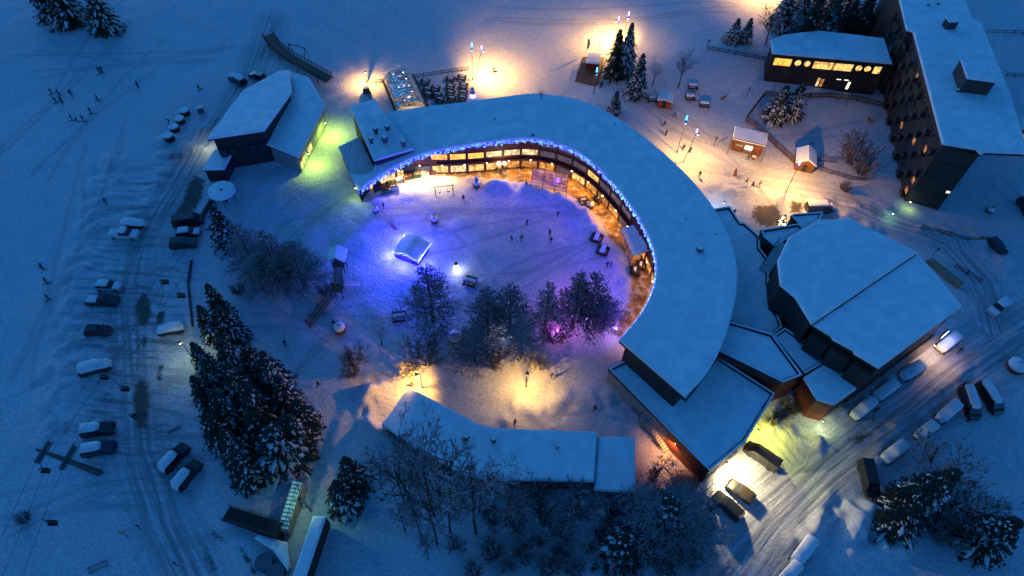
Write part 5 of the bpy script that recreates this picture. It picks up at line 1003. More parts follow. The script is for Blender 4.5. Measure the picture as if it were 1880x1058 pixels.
spr = [  # proto, tip px, height, radius, label
 (0, (378, 520), 12, 2.4, 'slender spruce at the upper tip of the dense grove'), (0, (362, 560), 11, 2.4, 'dark spruce at the left rim of the grove just under its upper tip'), (2, (398, 560), 11, 2.5, 'spruce second down the right rim of the grove'),
 (0, (350, 628), 11, 2.3, 'dark spruce beside the pale lamp head'), (2, (400, 620), 13, 3, 'broad spruce in the upper middle of the grove'), (1, (445, 628), 10, 2.5, 'snowy spruce on the right rim of the grove near the ski track'), (0, (372, 660), 12, 2.8, 'dark spruce below the pale lamp head'),
 (1, (412, 668), 13, 3.1, 'snow heavy spruce in the centre of the grove'), (2, (480, 645), 12, 2.6, 'spruce at the upper right bulge of the grove'), (0, (350, 690), 11, 2.4, 'dark spruce at the leftmost bulge of the grove'), (2, (385, 715), 12, 2.8, 'spruce left of the centre of the grove'),
 (0, (440, 700), 13, 3.0, 'tall dark spruce right of the centre of the grove'), (1, (505, 690), 11, 2.7, 'snowy spruce at the right rim of the grove facing the lawn'), (0, (372, 760), 11, 2.6, 'dark spruce on the lower left rim of the grove'), (1, (405, 790), 12, 2.7, 'snow dotted spruce low in the grove'),
 (0, (455, 755), 10, 2.9, 'dark spruce behind the big white fingered spruce'), (1, (540, 735), 10, 2.6, 'snowy spruce at the lower right rim of the grove'), (2, (425, 830), 11, 2.6, 'spruce at the lower end of the grove above the car pair'), (3, (488, 782), 12, 4.2, 'big spruce with long white snow fingers at the foot of the grove'), (2, (520, 760), 11, 3.0, 'spruce right behind the white fingered spruce'),
 (0, (395, 740), 9, 2.6, 'low dark spruce filling the hollow of the grove'), (1, (430, 850), 9, 2.3, 'lowest spruce of the grove by the parked pair')]
for k, px, h, r, lb in spr: h *= .84; put(SP, k, tipbase(px, h), h/12, r/2.6*.9, lb, GR)
for k, px, h, r, lb in [
 (4, (1140, 52), 12, 2.7, 'left one of the two tall dark spruces by the brown stall'), (2, (1162, 40), 13, 2.7, 'right one of the two tall dark spruces by the brown stall'), (1, (1182, 97), 11, 2.6, 'snowy spruce below the two tall dark ones'), (0, (1134, 166), 6, 1.6, 'small spruce rising behind the outer crescent roof edge'),
 (1, (1447, 156), 9, 2.9, 'left spruce of the pair in the play pen'), (2, (1478, 150), 9, 2.6, 'right spruce of the pair in the play pen'), (2, (1358, 33), 6, 2.0, 'left spruce of the small pair under the top lamp glow'), (1, (1381, 32), 6, 1.9, 'right spruce of the small pair under the top lamp glow'),
 (1, (632, 840), 10, 2.5, 'upper spruce of the two beside the footbridge'), (0, (614, 884), 9, 2.5, 'lower spruce of the two beside the footbridge'), (1, (388, 378), 10, 2.8, 'spruce by the round disc roof at the upper left'), (2, (1762, 864), 14, 3.4, 'tall dark spruce in the lower right corner field'),
 (0, (1712, 895), 10, 3.2, 'broad dark spruce left of the lower right tall one'), (0, (1690, 930), 8, 3.0, 'low dark spruce at the rim of the lower right clump'), (2, (1875, 955), 10, 3.2, 'dark spruce cut by the right picture edge'), (3, (1237, 915), 10, 3.4, 'wide snow laden conifer at the bottom right of centre'),
 (3, (1150, 985), 6, 3.0, 'small snow lumped conifer at the bottom edge'), (2, (76, -62), 14, 4.2, 'left snowy spruce at the top left picture edge'), (2, (150, -40), 13, 3.6, 'right snowy spruce at the top left picture edge'), (0, (45, -60), 13, 3.5, 'hidden leftmost spruce at the top left picture edge')]: put(SP, k, tipbase(px, h), h/12, r/2.6, lb)
wd = [((1490, -25), 0), ((1520, -35), 2), ((1550, -30), 0), ((1582, -35), 2), ((1610, -20), 0), ((1505, 2), 1), ((1540, 0), 0), ((1575, 0), 0), ((1604, 5), 0), ((1462, -30), 2), ((590, -75), 0), ((620, -78), 2)]
wl_lab = ['left end', 'upper middle left', 'upper centre', 'upper middle right', 'right end beside the apartment block', 'front left, above the lodge roof', 'front middle, above the lodge roof', 'front right, above the lodge roof', 'lowest right corner', 'far left edge']
for i, (px, k) in enumerate(wd[:10]): put(SP, 4 if i % 3 else k, tipbase(px, 11), .92, 1.25, 'dark spruce in the top wood behind the lodge, '+wl_lab[i], 'dark wood behind the lodge')
LA = [larch_proto(21, 15, 4.2, 74, larchm, 1.2), larch_proto(22, 14, 4.6, 66, larchm, 1.2), larch_proto(23, 13, 3.4, 64, twigbark, 1.1)]
for k, px, h, r, lb in [
 (1, (782, 488), 15, 1.15, 'wide bare larch whose tip touches the kiosk'), (0, (895, 528), 13, .95, 'left larch of the middle pair'), (0, (938, 522), 13, 1.0, 'right larch of the middle pair'), (2, (1010, 518), 14, 1.0, 'slim larch left of the violet lit clump'), (0, (1068, 500), 15, 1.05, 'larch glowing violet from below'), (1, (1098, 500), 15, .95, 'dense right hand larch near the plaza rim'),
 (2, (430, 410), 12, 1.2, 'leftmost larch of the row below the disc roof'), (1, (478, 425), 13, 1.0, 'second larch of the row below the disc roof'), (0, (530, 445), 12, 1.15, 'right hand larch of the row below the disc roof'), (2, (500, 470), 9, 1.1, 'low larch in the middle of the left row'), (2, (455, 470), 9, 1.1, 'low larch under the leftmost one'), (1, (870, 600), 10, 1.0, 'low spreading larch under the middle pair'), (2, (960, 585), 11, 1.2, 'frosted larch behind the curved path lamp'),
 (1, (1270, 920), 9, 1.5, 'frosted larch behind the wide snowy conifer at the bottom'), (0, (1205, 925), 8, 1.4, 'frosted larch left of the wide snowy conifer at the bottom'), (0, (1120, 545), 9, .9, 'small larch at the courtyard rim by the violet light')]: put(LA, k, tipbase(px, h), h/(15, 14, 13)[k], r, lb, 'bare larches')
S_up = dict(trunk=.8, r=.17, kids=[11, 6, 4, 3], start=[.42, .2, .15, .1], len=[.42, .52, .5, .5], ang=[38, 36, 38, 38], wob=.07, up=.07, rmin=.024)
S_vase = dict(trunk=.5, r=.12, stems=6, tilt=.55, kids=[7, 6, 5, 0], start=[.25, .15, .15, 0], len=[.7, .5, .5, 0], ang=[28, 34, 38, 0], wob=.12, up=.04, rmin=.028)
S_bush = dict(trunk=.55, r=.07, stems=14, tilt=.9, kids=[6, 5, 3, 0], start=[.15, .15, .1, 0], len=[.55, .5, .55, 0], ang=[30, 36, 40, 0], wob=.13, up=.03, rmin=.026)
BA = [bare_proto(31, S_up, 12, twigbark), bare_proto(32, S_up, 12, frost), bare_proto(33, S_up, 12, twigbark)]
VA = [bare_proto(41, S_vase, 8, twigbark, 'spreading_tree', 'spreading tree'), bare_proto(42, S_vase, 8, bark, 'spreading_tree', 'spreading tree')]
BU = [bare_proto(51, S_bush, 5, twigbark, 'bare_bush', 'bush'), bare_proto(52, S_bush, 5, frost, 'bare_bush', 'bush')]
rows = [((762, 948), (706, 811), 'first from the left'), ((798, 948), (766, 793), 'whose crown lies over the bend of the roof'), ((803, 999), (750, 895), 'between the first two'), ((829, 932), (821, 801), 'crossing the dark eave'), ((874, 980), (879, 814), 'with crown over the roof below the chimneys'), ((826, 978), (797, 890), 'short one in the middle'), ((744, 976), (690, 925), 'leaning out lowest at the left'), ((775, 987), (732, 920), 'second lowest at the left'), ((787, 1028), (752, 985), 'lowest of all near the bottom edge'), ((929, 966), (934, 872), 'right of the crown over the chimneys'), ((740, 915), (690, 815), 'behind the first from the left'), ((880, 940), (866, 850), 'half hidden under the longest crown')]
for i, (b_, tp, lb) in enumerate(rows): q_, h_ = hfit(b_, tp); put(BA, i % 3, q_, h_/12, h_/12*.44, 'bare tree below the bent building, '+lb, 'bare tree row below the bent building')
for px, h, lb in [((1261, 98), 9, 'tall bare tree standing alone above the picnic tables'), ((1432, 8), 10, 'bare frosted tree left above the lodge'), ((1208, 108), 7, 'frosted bare tree right of the snowy spruce'), ((1222, 838), 6, 'bare tree before the orange lit stairs'), ((690, 590), 7, 'thin bare tree left of the wide larch'), ((1480, 20), 8, 'frosted bare tree at the left of the dark wood')]: put(BA, len(lb) % 3, tipbase(px, h), h/12, h/12*.85, lb)
for px, h, w_, lb in [((778, 615), 8.5, 1.25, 'big spreading tree glowing in the left park lamp'), ((1068, 912), 7, 1.2, 'fan shaped spreading tree at the bottom centre'), ((1000, 930), 6, .9, 'frosted spreading tree left of the fan shaped one'), ((950, 945), 6, .9, 'thin spreading tree above the bottom scrub'), ((640, 640), 5.5, 1.0, 'dark spreading tree on the left rim of the lit path'), ((1205, 860), 4.5, .8, 'low frosted tree beside the annex end'), ((905, 640), 6, 1.0, 'spreading tree hanging over the path between the lamps'), ((1590, 245), 8, 1.3, 'wide frosted tree beside the apartment block'), ((1780, 870), 9, 2.0, 'very wide fuzzy tree in the lower right field'), ((985, 880), 6, 1.0, 'frosted spreading tree under the middle of the dark eave'), ((1040, 965), 5, 1.1, 'low spreading tree left below the fan shaped one'), ((1130, 930), 5, 1.1, 'spreading tree between the fan shaped one and the snowy conifer'), ((900, 930), 6, .9, 'spreading tree at the right end of the bare row'), ((1310, 930), 3, .8, 'small spreading tree beside the lit yard edge'), ((835, 990), 4, .9, 'small spreading tree in the bottom scrub at the left')]: put(VA, len(lb) % 2 if w_ < 1.25 else 0, tipbase(px, h), h/8, w_*h/8*1.1, lb)
for px, h, w_, k, lb in [((1600, 285), 5, 1.4, 1, 'frosted bush below the wide tree by the apartment block'), ((1190, 945), 4, 1.3, 0, 'bush left of the wide snowy conifer'), ((960, 1010), 3, 1.5, 0, 'low scrub at the bottom edge, left one'), ((1030, 1010), 3, 1.5, 0, 'low scrub at the bottom edge, middle one'), ((1090, 1000), 3, 1.4, 1, 'frosted scrub at the bottom edge, right one'), ((1820, 930), 6, 1.6, 0, 'fuzzy bush right of the lower right spruce'), ((1760, 960), 5, 1.6, 0, 'fuzzy bush at the foot of the lower right clump'), ((640, 665), 4, 1.1, 0, 'round dark bush where the lit path turns'), ((745, 665), 4, 1.2, 1, 'frosted bush left of the glowing spreading tree'), ((990, 650), 4, 1.3, 1, 'frosted bush over the bright lamp pool'), ((1450, 730), 2.5, 1.0, 1, 'snowy shrub in the yellow lit corner'), ((1470, 745), 2.2, .9, 0, 'dark shrub in the yellow lit corner'), ((1425, 770), 2, .8, 1, 'low shrub beside the yellow wall lamp'), ((590, 520), 3, 1.2, 1, 'frosted bush at the right end of the larch row'), ((430, 520), 3, 1.1, 0, 'dark bush at the left end of the larch row'), ((1225, 165), 2.5, .9, 1, 'frosted bush above the red hut'), ((30, 945), 2.5, 1.1, 0, 'dark bush at the bottom left'), ((1020, 595), 5, 1.3, 0, 'dark bush by the magenta light'), ((1560, 330), 3, 1.1, 0, 'bush at the lower pen fence')]:
    put(BU, k, tipbase(px, h), h/5, w_*h/5, lb)
for px, h, w_, k, lb in [((905, 1000), 4, 1.2, 0, 'far left'), ((930, 1030), 3.5, 1.3, 1, 'left, touching the edge'), ((985, 985), 4, 1.2, 1, 'left, above the other two'), ((1010, 1035), 3.5, 1.5, 0, 'centre left'), ((1060, 1040), 3, 1.5, 0, 'centre'), ((1120, 1035), 3, 1.4, 1, 'centre right'), ((1165, 1040), 3.5, 1.4, 0, 'right of centre'), ((1195, 1000), 4, 1.3, 1, 'right, below the snowy conifer'), ((1230, 1030), 4, 1.4, 0, 'right, under the snowy conifer'), ((1275, 1020), 4, 1.3, 1, 'far right by the lit yard'), ((870, 1040), 3, 1.2, 0, 'small one below the bare tree row'), ((1140, 940), 4, 1.1, 0, 'small one under the annex')]:
    put(BU, k, tipbase(px, h), h/5, w_*h/5, 'bottom edge scrub, '+lb, 'scrub along the bottom edge')
# little fir strung with warm lights on the forecourt
ft = place(SP[0], np.array(Pg(1434, 412)), 1, 'little fir strung with warm white lights on the brown forecourt', (.35, .35, .22)); m = MB(); rn = random.Random(6)
for i in range(70): z = rn.uniform(.8, 11); r_ = 2.2*(1-z/12); a = rn.random()*6.28; m.ball((r_*math.cos(a), r_*math.sin(a), z), .28, n=4, m=3)
m.build('string_lights', warm_bulb, ft, True)['kind'] = 'stuff'; l_ = light(ft, (0, 0, 0), 120, (1, .85, .45)); l_.location = (0, -9, 8)
# ------------------------------------------------------------------ cars
def loft(mb, st, mi=0, cap=True):          # st: list of rings (same length)
    n = len(st[0]); vs = [p for r in st for p in r]; fs = [(i*n+j, i*n+(j+1) % n, (i+1)*n+(j+1) % n, (i+1)*n+j) for i in range(len(st)-1) for j in range(n)]
    if cap: fs += [tuple(range(n-1, -1, -1)), tuple((len(st)-1)*n+j for j in range(n))]
    mb.add(vs, fs, mi)
CARK = {  # length, half width, lower body (x, top), cabin (x, top), name
 'hatch': (4.2, .88, [(-2.1, .75), (-2.0, .95), (.75, .95), (1.7, .85), (2.1, .6)], [(-1.98, .96), (-1.6, 1.42), (.1, 1.46), (.85, .97)]),
 'suv': (4.7, .95, [(-2.35, .85), (-2.25, 1.1), (.9, 1.1), (2.1, 1.0), (2.35, .7)], [(-2.25, 1.1), (-2.05, 1.7), (.3, 1.74), (1.0, 1.12)]),
 'van': (5.4, 1.0, [(-2.7, 1.0), (-2.68, 1.15), (1.7, 1.15), (2.45, 1.0), (2.7, .7)], [(-2.66, 1.15), (-2.6, 2.0), (1.2, 2.02), (2.05, 1.12)]),
 'pickup': (5.3, .95, [(-2.65, 1.0), (-2.6, 1.05), (1.2, 1.08), (2.45, 1.0), (2.65, .7)], [(-.55, 1.07), (-.4, 1.72), (.7, 1.74), (1.35, 1.08)]),
 'camper': (6.4, 1.1, [(-3.2, 1.0), (-3.15, 1.2), (1.9, 1.2), (2.9, 1.1), (3.2, .7)], [(-3.15, 1.2), (-3.1, 2.7), (1.6, 2.75), (2.2, 1.2)])}
def car_proto(kind, c, snow_lv):
    L, W_, low, cab = CARK[kind]; name = {'hatch': 'parked_car', 'suv': 'parked_car', 'van': 'parked_van', 'pickup': 'pickup_truck', 'camper': 'camper_van'}[kind]
    t = thing(name, (0, 0, 0), '', {'hatch': 'car', 'suv': 'car', 'van': 'van', 'pickup': 'pickup truck', 'camper': 'camper van'}[kind], 'parked vehicles'); paint = mat('paint_%s' % (str(c)), c, .25, metal=.2, coat=.5)
    b = MB(); rings = []
    for i, (x, z) in enumerate(low):
        e = .86 if i in (0, len(low)-1) else 1; w_ = W_*e; rings.append([(x, -w_, .28), (x, -w_, z*.62), (x, -w_*.93, z), (x, w_*.93, z), (x, w_, z*.62), (x, w_, .28)])
    loft(b, rings)
    if kind == 'pickup':
        pass
    b.build('body', paint, t, True); gl = MB(); rings = []
    for i, (x, z) in enumerate(cab):
        top = i in (1, 2); w_ = W_*(.78 if top else .9); zb_ = low[1][1]+.005; rings.append([(x, -W_*.9, zb_), (x, -w_, z if top else zb_+.01), (x, w_, z if top else zb_+.01), (x, W_*.9, zb_)])
    loft(gl, rings); go = gl.build('windows', pane, t, True)
    x0, x1 = cab[1][0], cab[2][0]; z = cab[1][1]+.02; rf = MB(); rf.box(((x0+x1)/2, 0, z), (x1-x0, W_*1.5, .05)); 
    for s_ in (-1, 1):
        for x in ((x0+x1)/2,): rf.beam((x, s_*W_*.79, z), (x+.06, s_*W_*.90, z-.42), .07, .06)
    rf.build('roof', paint, t, True)
    if kind in ('van', 'camper'): k = MB(); [k.add([(x0+.02, s_*W_*.80, z-.02), (x1-1.0, s_*W_*.80, z-.02), (x1-1.0, s_*W_*.92, low[1][1]+.03), (x0-.03, s_*W_*.92, low[1][1]+.03)], [(0, 1, 2, 3)]) for s_ in (-1, 1)]; k.build('side_panel', paint, t, True)
    for sx in (-1, 1):
        for s_ in (-1, 1):
            x = sx*L*.31; m = MB(); m.tube((x, s_*(W_-.16), .33), (x, s_*(W_+.02), .33), .33, n=12); wo = m.build('wheel', rubber, t, True); m = MB(); m.tube((x, s_*(W_+.01), .33), (x, s_*(W_+.03), .33), .19, n=8); ro = m.build('rim', metal, t, True); ro.parent = wo
        for s_ in (-1, 1): m = MB(); m.box((sx*(L/2-.03), s_*W_*.62, .66), (.12, .3, .14)); m.build('headlight' if sx > 0 else 'tail_light', concrete if sx > 0 else redwall, t, True)
    for s_ in (-1, 1): MB().box((cab[3][0]-.15, s_*(W_+.08), .98), (.14, .18, .13)).build('wing_mirror', paint, t, True)
    sm = snow; 
    def slab(a, b_, w_, z0, th, nm):
        m = MB(); rings = []
        for x, k in ((a, .0), (a+.12, .75), (a+.35, 1), ((a+b_)/2, 1.05), (b_-.35, 1), (b_-.12, .75), (b_, .0)):
            zz = z0(x) if callable(z0) else z0; e = .82+.18*min(1, k+.25); rings.append([(x, -w_*e, zz-.02), (x, -w_*e*.96, zz+th*k*.7+.01), (x, -w_*.6, zz+th*k+.02), (x, w_*.6, zz+th*k+.02), (x, w_*e*.96, zz+th*k*.7+.01), (x, w_*e, zz-.02)])
        loft(m, rings); m.build(nm, sm, t, True, smooth=False)
    if snow_lv in (1, 2): slab(x0-.1, x1+.1, W_*.8, z+.02, .22, 'roof_snow')
    if snow_lv in (1, 2): slab(cab[3][0]+.05, L/2-.08, W_*.88, lambda x: low[-3][1]-.03-.2*max(0, (x-low[-2][0])/(.6)), .16, 'bonnet_snow')
    if kind == 'pickup': slab(-2.5, -.65, W_*.80, 1.05, .14, 'bed_snow')
    if snow_lv >= 2:                       # whole car under a blanket of snow
        def zt(x):
            xs = [-L/2-.02, cab[0][0], cab[1][0], cab[2][0], cab[3][0]+.1, low[-2][0], L/2+.02]; zs = [low[0][1]-.1, low[1][1]+.25, z+.12, z+.12, low[1][1]+.12, low[-2][1]+.1, .55]; return float(np.interp(x, xs, zs))
        m = MB(); rings = []; xs = np.linspace(-L/2-.1, L/2+.1 if snow_lv == 2 else cab[2][0]+.25, 15)
        for i, x in enumerate(xs):
            e = min(1, .72+.14*min(i, 14-i)); zz = zt(x); zz_ = zz+.14; w_ = W_*(.93 if snow_lv == 2 else .80)*e; rings.append([(x, -w_, min(zz*.75, .98)), (x, -w_*.99, min(zz_*.9, zz_-.12)), (x, -w_*.66, zz_), (x, 0, zz_+.05), (x, w_*.66, zz_), (x, w_*.99, min(zz_*.9, zz_-.12)), (x, w_, min(zz*.75, .98))])
        loft(m, rings); m.build('snow_blanket', sm, t, True, smooth=True)
    return t
PR = {}
def car(kind, c, lv, rear, front, label):
    key = (kind, c, lv)
    if key not in PR: PR[key] = car_proto(kind, c, lv)
    a, b = np.array(Pg(*rear)), np.array(Pg(*front)); mid_ = (a+b)/2; d = b-a; return place(PR[key], (mid_[0], mid_[1], g(mid_[0], mid_[1])-.02), math.atan2(d[1], d[0]), label)
BLK, GRY, WHT, RED, BRN, BLU = (.028, .028, .032), (.1, .1, .11), (.6, .6, .6), (.12, .02, .02), (.045, .032, .022), (.02, .035, .08)
for a in [
 ('hatch', BLK, 2, (226, 418), (270, 418), 'car wholly under snow just above the white pickup'), ('pickup', WHT, 1, (202, 434), (260, 436), 'snow dusted pickup with open bed in the left lot'), ('hatch', WHT, 1, (183, 528), (222, 530), 'pale car with snowy roof above the dark pickup'),
 ('pickup', BLK, 0, (161, 554), (222, 556), 'long dark pickup in the left lot'), ('hatch', BLK, 0, (160, 610), (206, 611), 'dark snow free car standing alone in the left lot'), ('suv', BLK, 2, (150, 686), (205, 672), 'snow buried car under the first lift chair'), ('suv', BLK, 3, (150, 797), (217, 788), 'dark car with thick snow roof, upper of the pair near the pylon'),
 ('suv', BLU, 3, (154, 833), (218, 823), 'dark car with thick snow roof, lower of the pair near the pylon'), ('hatch', BLK, 2, (337, 606), (295, 611), 'snow covered car beside the pale lamp head'), ('suv', BLK, 3, (306, 862), (340, 826), 'snow roofed car, upper of the slanted pair by the grove'), ('suv', BLK, 3, (326, 899), (366, 852), 'snow roofed van, lower of the slanted pair by the grove'),
 ('suv', BLK, 0, (320, 452), (358, 450), 'dark car at the foot of the driveway wall'), ('hatch', GRY, 1, (330, 432), (366, 430), 'dark car with snowy roof tucked behind the other by the wall'), ('van', BLK, 0, (333, 412), (364, 408), 'dark van at the end of the wet asphalt'), ('suv', BLK, 1, (452, 160), (423, 142), 'dark car with a snow patch behind the chalet'), ('hatch', BLK, 0, (487, 148), (460, 138), 'dark car half hidden behind the chalet roof'),
 ('van', BLK, 0, (1424, 862), (1369, 822), 'dark van in the floodlight at the rendered wall'), ('hatch', BRN, 0, (1376, 918), (1340, 890), 'dull brown car in the floodlight'), ('suv', BLK, 0, (1355, 951), (1313, 913), 'dark car casting a long shadow in the floodlight'), ('van', BLK, 0, (1584, 856), (1596, 912), 'dark van driving up the snowy road'),
 ('suv', BLK, 2, (1660, 817), (1618, 848), 'snow covered car at the lower end of the roadside row'), ('hatch', BLK, 2, (1715, 780), (1678, 808), 'snow covered car second up the roadside row'), ('suv', BLK, 2, (1757, 742), (1716, 778), 'snow covered car third up the roadside row'), ('suv', BLK, 2, (1694, 671), (1648, 700), 'snow covered car against the hall ledge'),
 ('suv', BLK, 2, (1643, 706), (1600, 738), 'half buried car against the hall ledge'), ('suv', BLU, 2, (1602, 738), (1560, 772), 'snow covered car at the lower end of the hall ledge'), ('suv', BLU, 2, (1758, 618), (1716, 650), 'snow covered car lit violet and orange under the sign'), ('pickup', WHT, 1, (1852, 553), (1811, 582), 'snow dusted pickup on the right hand road'),
 ('van', BLK, 3, (1768, 718), (1784, 772), 'tall van with snowy roof, left one of the slanted pair'), ('van', BLK, 3, (1799, 714), (1826, 757), 'tall van with snowy roof, right one of the slanted pair'), ('suv', BLK, 2, (1490, 992), (1457, 1034), 'snow covered car behind the plough heap at the bottom'), ('hatch', BLK, 2, (1460, 1040), (1432, 1072), 'snow covered car cut by the bottom edge'),
 ('van', GRY, 1, (1478, 387), (1528, 384), 'grey van behind the round hall porch'), ('hatch', BLK, 0, (1818, 442), (1842, 465), 'dark low vehicle at the end of the double railing'), ('suv', BLK, 0, (1872, 372), (1890, 400), 'dark car cut by the right picture edge')]: car(*a)
# ------------------------------------------------------------------ people
def person_proto(pose, jc, tc_, hc, kind='person'):
    t = thing('person', (0, 0, 0), '', 'person'); me = bpy.data.meshes.new('body'); sw = {'stand': 0, 'walk': .28, 'ski': .12, 'arms': .1}[pose]
    V = [((0, 0, .95), .14), ((0, 0, 1.15), .135), ((0, 0, 1.36), .155), ((0, 0, 1.50), .06), ((0, .01, 1.60), .095), ((0, .01, 1.70), .085)]; E_ = [(0, 1), (1, 2), (2, 3), (3, 4), (4, 5)]
    bend = .12 if pose == 'ski' else 0
    for s_ in (-1, 1):
        k = len(V); f_ = sw*s_; V += [((s_*.10, f_*.1, .86), .10), ((s_*.11, f_*.6+bend, .50), .075), ((s_*.11, f_-(.0 if f_ > 0 else .05), .10), .055), ((s_*.12, f_+.16, .05), .05)]; E_ += [(0, k), (k, k+1), (k+1, k+2), (k+2, k+3)]
        k = len(V); up = pose == 'arms' and s_ > 0
        V += [((s_*.20, 0, 1.38), .07), ((s_*.27, -f_*.5+(.1 if pose == 'ski' else 0), 1.12 if not up else 1.5), .052), ((s_*.28, -f_*.9+(.32 if pose == 'ski' else .06), .92 if not up else 1.75), .04), ((s_*.28, -f_*.9+(.40 if pose == 'ski' else .09), .84 if not up else 1.84), .042), ((s_*.24, -f_*.9+(.38 if pose == 'ski' else .12), .87 if not up else 1.80), .018)]; E_ += [(2, k), (k, k+1), (k+1, k+2), (k+2, k+3), (k+2, k+4)]
    me.from_pydata([v[0] for v in V], E_, []); o = bpy.data.objects.new('tmp', me); col.objects.link(o); md = o.modifiers.new('s', 'SKIN'); sv = me.skin_vertices[0].data
    for i, (_, r_) in enumerate(V): sv[i].radius = (r_*(1.25 if i in (1, 2) else 1), r_); sv[i].use_root = (i == 0)
    o.modifiers.new('u', 'SUBSURF').levels = 1; dg = bpy.context.evaluated_depsgraph_get(); bm_ = bpy.data.meshes.new_from_object(o.evaluated_get(dg)); bpy.data.objects.remove(o); bm_.name = 'body'; bm_.materials.clear()
    for m_ in (rubber, tc_, jc, mat('skin', (.5, .3, .22), .6), hc): bm_.materials.append(m_)
    for p in bm_.polygons:
        z = p.center.z; x = abs(p.center.x); p.material_index = 0 if z < .14 else (2 if x > .19 else 1) if z < .88 else 2 if z < 1.49 or x > .15 else 3
        p.use_smooth = True
    b = bpy.data.objects.new('body', bm_); col.objects.link(b); b.parent = t
    m = MB(); m.ball((0, -.0, 1.73), .115, n=8, m=6, sz=.8); m.ball((0, 0, 1.83), .035, n=5, m=4); m.build('hat', hc, t, True)
    if pose == 'ski':
        for s_ in (-1, 1): m = MB(); m.beam((s_*.12, -.75, .02), (s_*.12, .85, .02), .09, .03); m.beam((s_*.12, .85, .02), (s_*.12, 1.0, .1), .08, .02); m.build('ski', redwall if s_ > 0 else redwall, t, True); m = MB(); m.tube((s_*.28, .42, .95), (s_*.38, .2, 0), .012, n=4); m.build('ski_pole', pole, t, True)
    return t
cj = {n_: mat('cloth_'+n_, c, .85) for n_, c in dict(dark=(.02, .02, .028), navy=(.02, .03, .08), red=(.22, .03, .03), brown=(.10, .06, .035), grey=(.10, .10, .11), green=(.03, .08, .05)).items()}
PP = {k: person_proto(k[0], cj[k[1]], cj[k[2]], cj[k[3]]) for k in [('stand', 'dark', 'dark', 'red'), ('stand', 'navy', 'grey', 'dark'), ('walk', 'dark', 'dark', 'dark'), ('walk', 'red', 'dark', 'grey'), ('walk', 'brown', 'navy', 'red'), ('ski', 'dark', 'dark', 'red'), ('ski', 'green', 'dark', 'grey'), ('ski', 'red', 'navy', 'dark'), ('arms', 'navy', 'dark', 'dark')]}
PK = list(PP)
rn = random.Random(9)
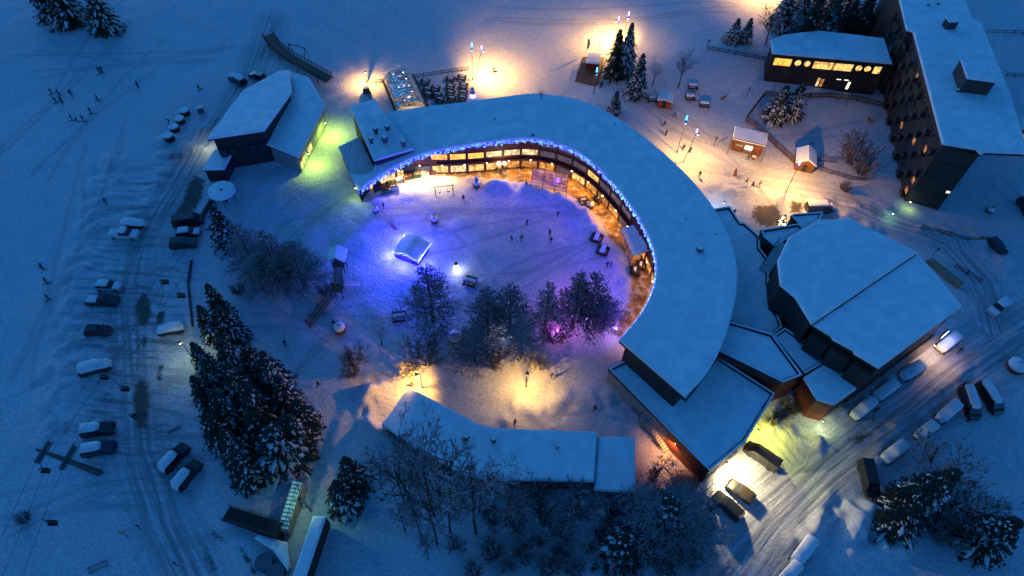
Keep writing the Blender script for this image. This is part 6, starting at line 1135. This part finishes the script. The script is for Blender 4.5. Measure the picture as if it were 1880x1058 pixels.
ppl = [  # x, y, proto, label
 (96, 172, 6, 'skier at the left edge of the loose group on the upper left slope'), (103, 189, 5, 'skier below the left of the upper left group'), (110, 176, 5, 'skier in the middle of the upper left group'), (115, 190, 6, 'skier beside the lower left one of the group'), (132, 176, 5, 'skier at the right of the upper left group'), (181, 185, 5, 'single skier right of the group on the slope'),
 (184, 134, 6, 'left one of two skiers close together on the slope'), (189, 134, 5, 'right one of two skiers close together on the slope'), (254, 160, 7, 'reddish skier alone between slope and round containers'), (366, 166, 6, 'skier arriving near the parked cars behind the chalet'), (168, 209, 5, 'upper skier of the lower slope trio'), (154, 223, 6, 'right skier of the lower slope trio'), (134, 221, 5, 'left skier of the lower slope trio'), (142, 223, 6, 'child skier beside the lower slope trio'),
 (196, 375, 5, 'lone skier bent forward on the empty slope'), (80, 494, 6, 'topmost of three skiers in the left field'), (87, 521, 5, 'middle one of three skiers in the left field'), (90, 551, 5, 'lowest of three skiers in the left field'), (491, 76, 0, 'person at the top end of the timber ramp'),
 (851, 369, 0, 'person standing on the violet snow above the kiosk'), (939, 443, 4, 'left person on the courtyard snow centre, bending'), (957, 443, 2, 'dark person in the centre of the courtyard'), (967, 415, 1, 'person alone above the courtyard centre'), (1009, 432, 0, 'upper person at the right of the courtyard centre'), (1011, 446, 1, 'lower person at the right of the courtyard centre'),
 (912, 317, 0, 'left one of three people before the main door'), (919, 319, 2, 'middle one of three people before the main door'), (927, 317, 1, 'right one of three people before the main door'), (966, 344, 4, 'person at the left foot of the glass canopy'), (1114, 491, 2, 'left one of two people near the violet larches'), (1121, 492, 1, 'right one of two people near the violet larches'), (1138, 372, 0, 'person on the orange plaza under the eave'), (1143, 378, 4, 'second person on the orange plaza under the eave'),
 (525, 635, 2, 'person on the quiet lawn right of the grove'), (586, 710, 2, 'person walking on the lawn by the ski track'), (945, 780, 1, 'person on the snow heap behind the bent roof'), (1091, 755, 2, 'person alone on the dim lawn left of the white wall'), (1012, 694, 3, 'person casting a long shadow beside the bright lamp'), (757, 710, 3, 'person just behind the tip of the bent roof'), (614, 598, 1, 'person beside the snow topped tub near the ladder'),
 (1222, 250, 0, 'person on the lane by the crescent outer edge'), (1219, 233, 4, 'person further up the lane by the crescent outer edge'), (1283, 326, 0, 'person standing at the left of the lit lane'), (1254, 276, 2, 'left one of two people behind the double lamp'), (1266, 281, 1, 'right one of two people behind the double lamp'), (1372, 294, 3, 'person at the hatch of the snack trailer'), (1369, 339, 2, 'left one of three people walking on the lit lane'), (1380, 345, 2, 'middle one of three people walking on the lit lane'), (1393, 343, 4, 'right one of three people walking on the lit lane'), (1349, 324, 3, 'person by the climbing toy on the lit lane'),
 (1597, 772, 2, 'lower person beside the snowy car on the road'), (1605, 757, 0, 'upper person beside the snowy car on the road'), (1764, 711, 2, 'person at the corner of the tall van pair'), (1758, 648, 2, 'person beside the car under the glowing sign'), (1775, 775, 0, 'person behind the left tall van'), (907, 133, 6, 'faint skier in the warm glow right of the terrace'), (1104, 160, 0, 'left one of two people by the stall deck'), (1101, 163, 1, 'right one of two people by the stall deck'), (1238, 216, 4, 'person in the snow below the bare tree'), (1346, 395, 4, 'person at the corner of the link roof'), (246, 770, 1, 'person walking below the long dark road patch'), (252, 769, 2, 'second person walking below the long dark road patch'), (1024, 398, 4, 'person on the courtyard snow left of the plaza tub'), (705, 383, 1, 'person near the low shrub tub at the left courtyard')]
for x, y, k, lb in ppl: q = Pg(x, y); s_ = rn.uniform(.94, 1.04)*(.7 if 'child' in lb else 1); place(PP[PK[k]], q, rn.uniform(0, 6.28), lb, (s_, s_, s_))
for pr in list(PP.values())+SP+LA+BA+VA+BU+list(PR.values()):     # drop builders that were never placed
    if pr.name not in USED:
        for c in list(pr.children_recursive): bpy.data.objects.remove(c)
        bpy.data.objects.remove(pr)
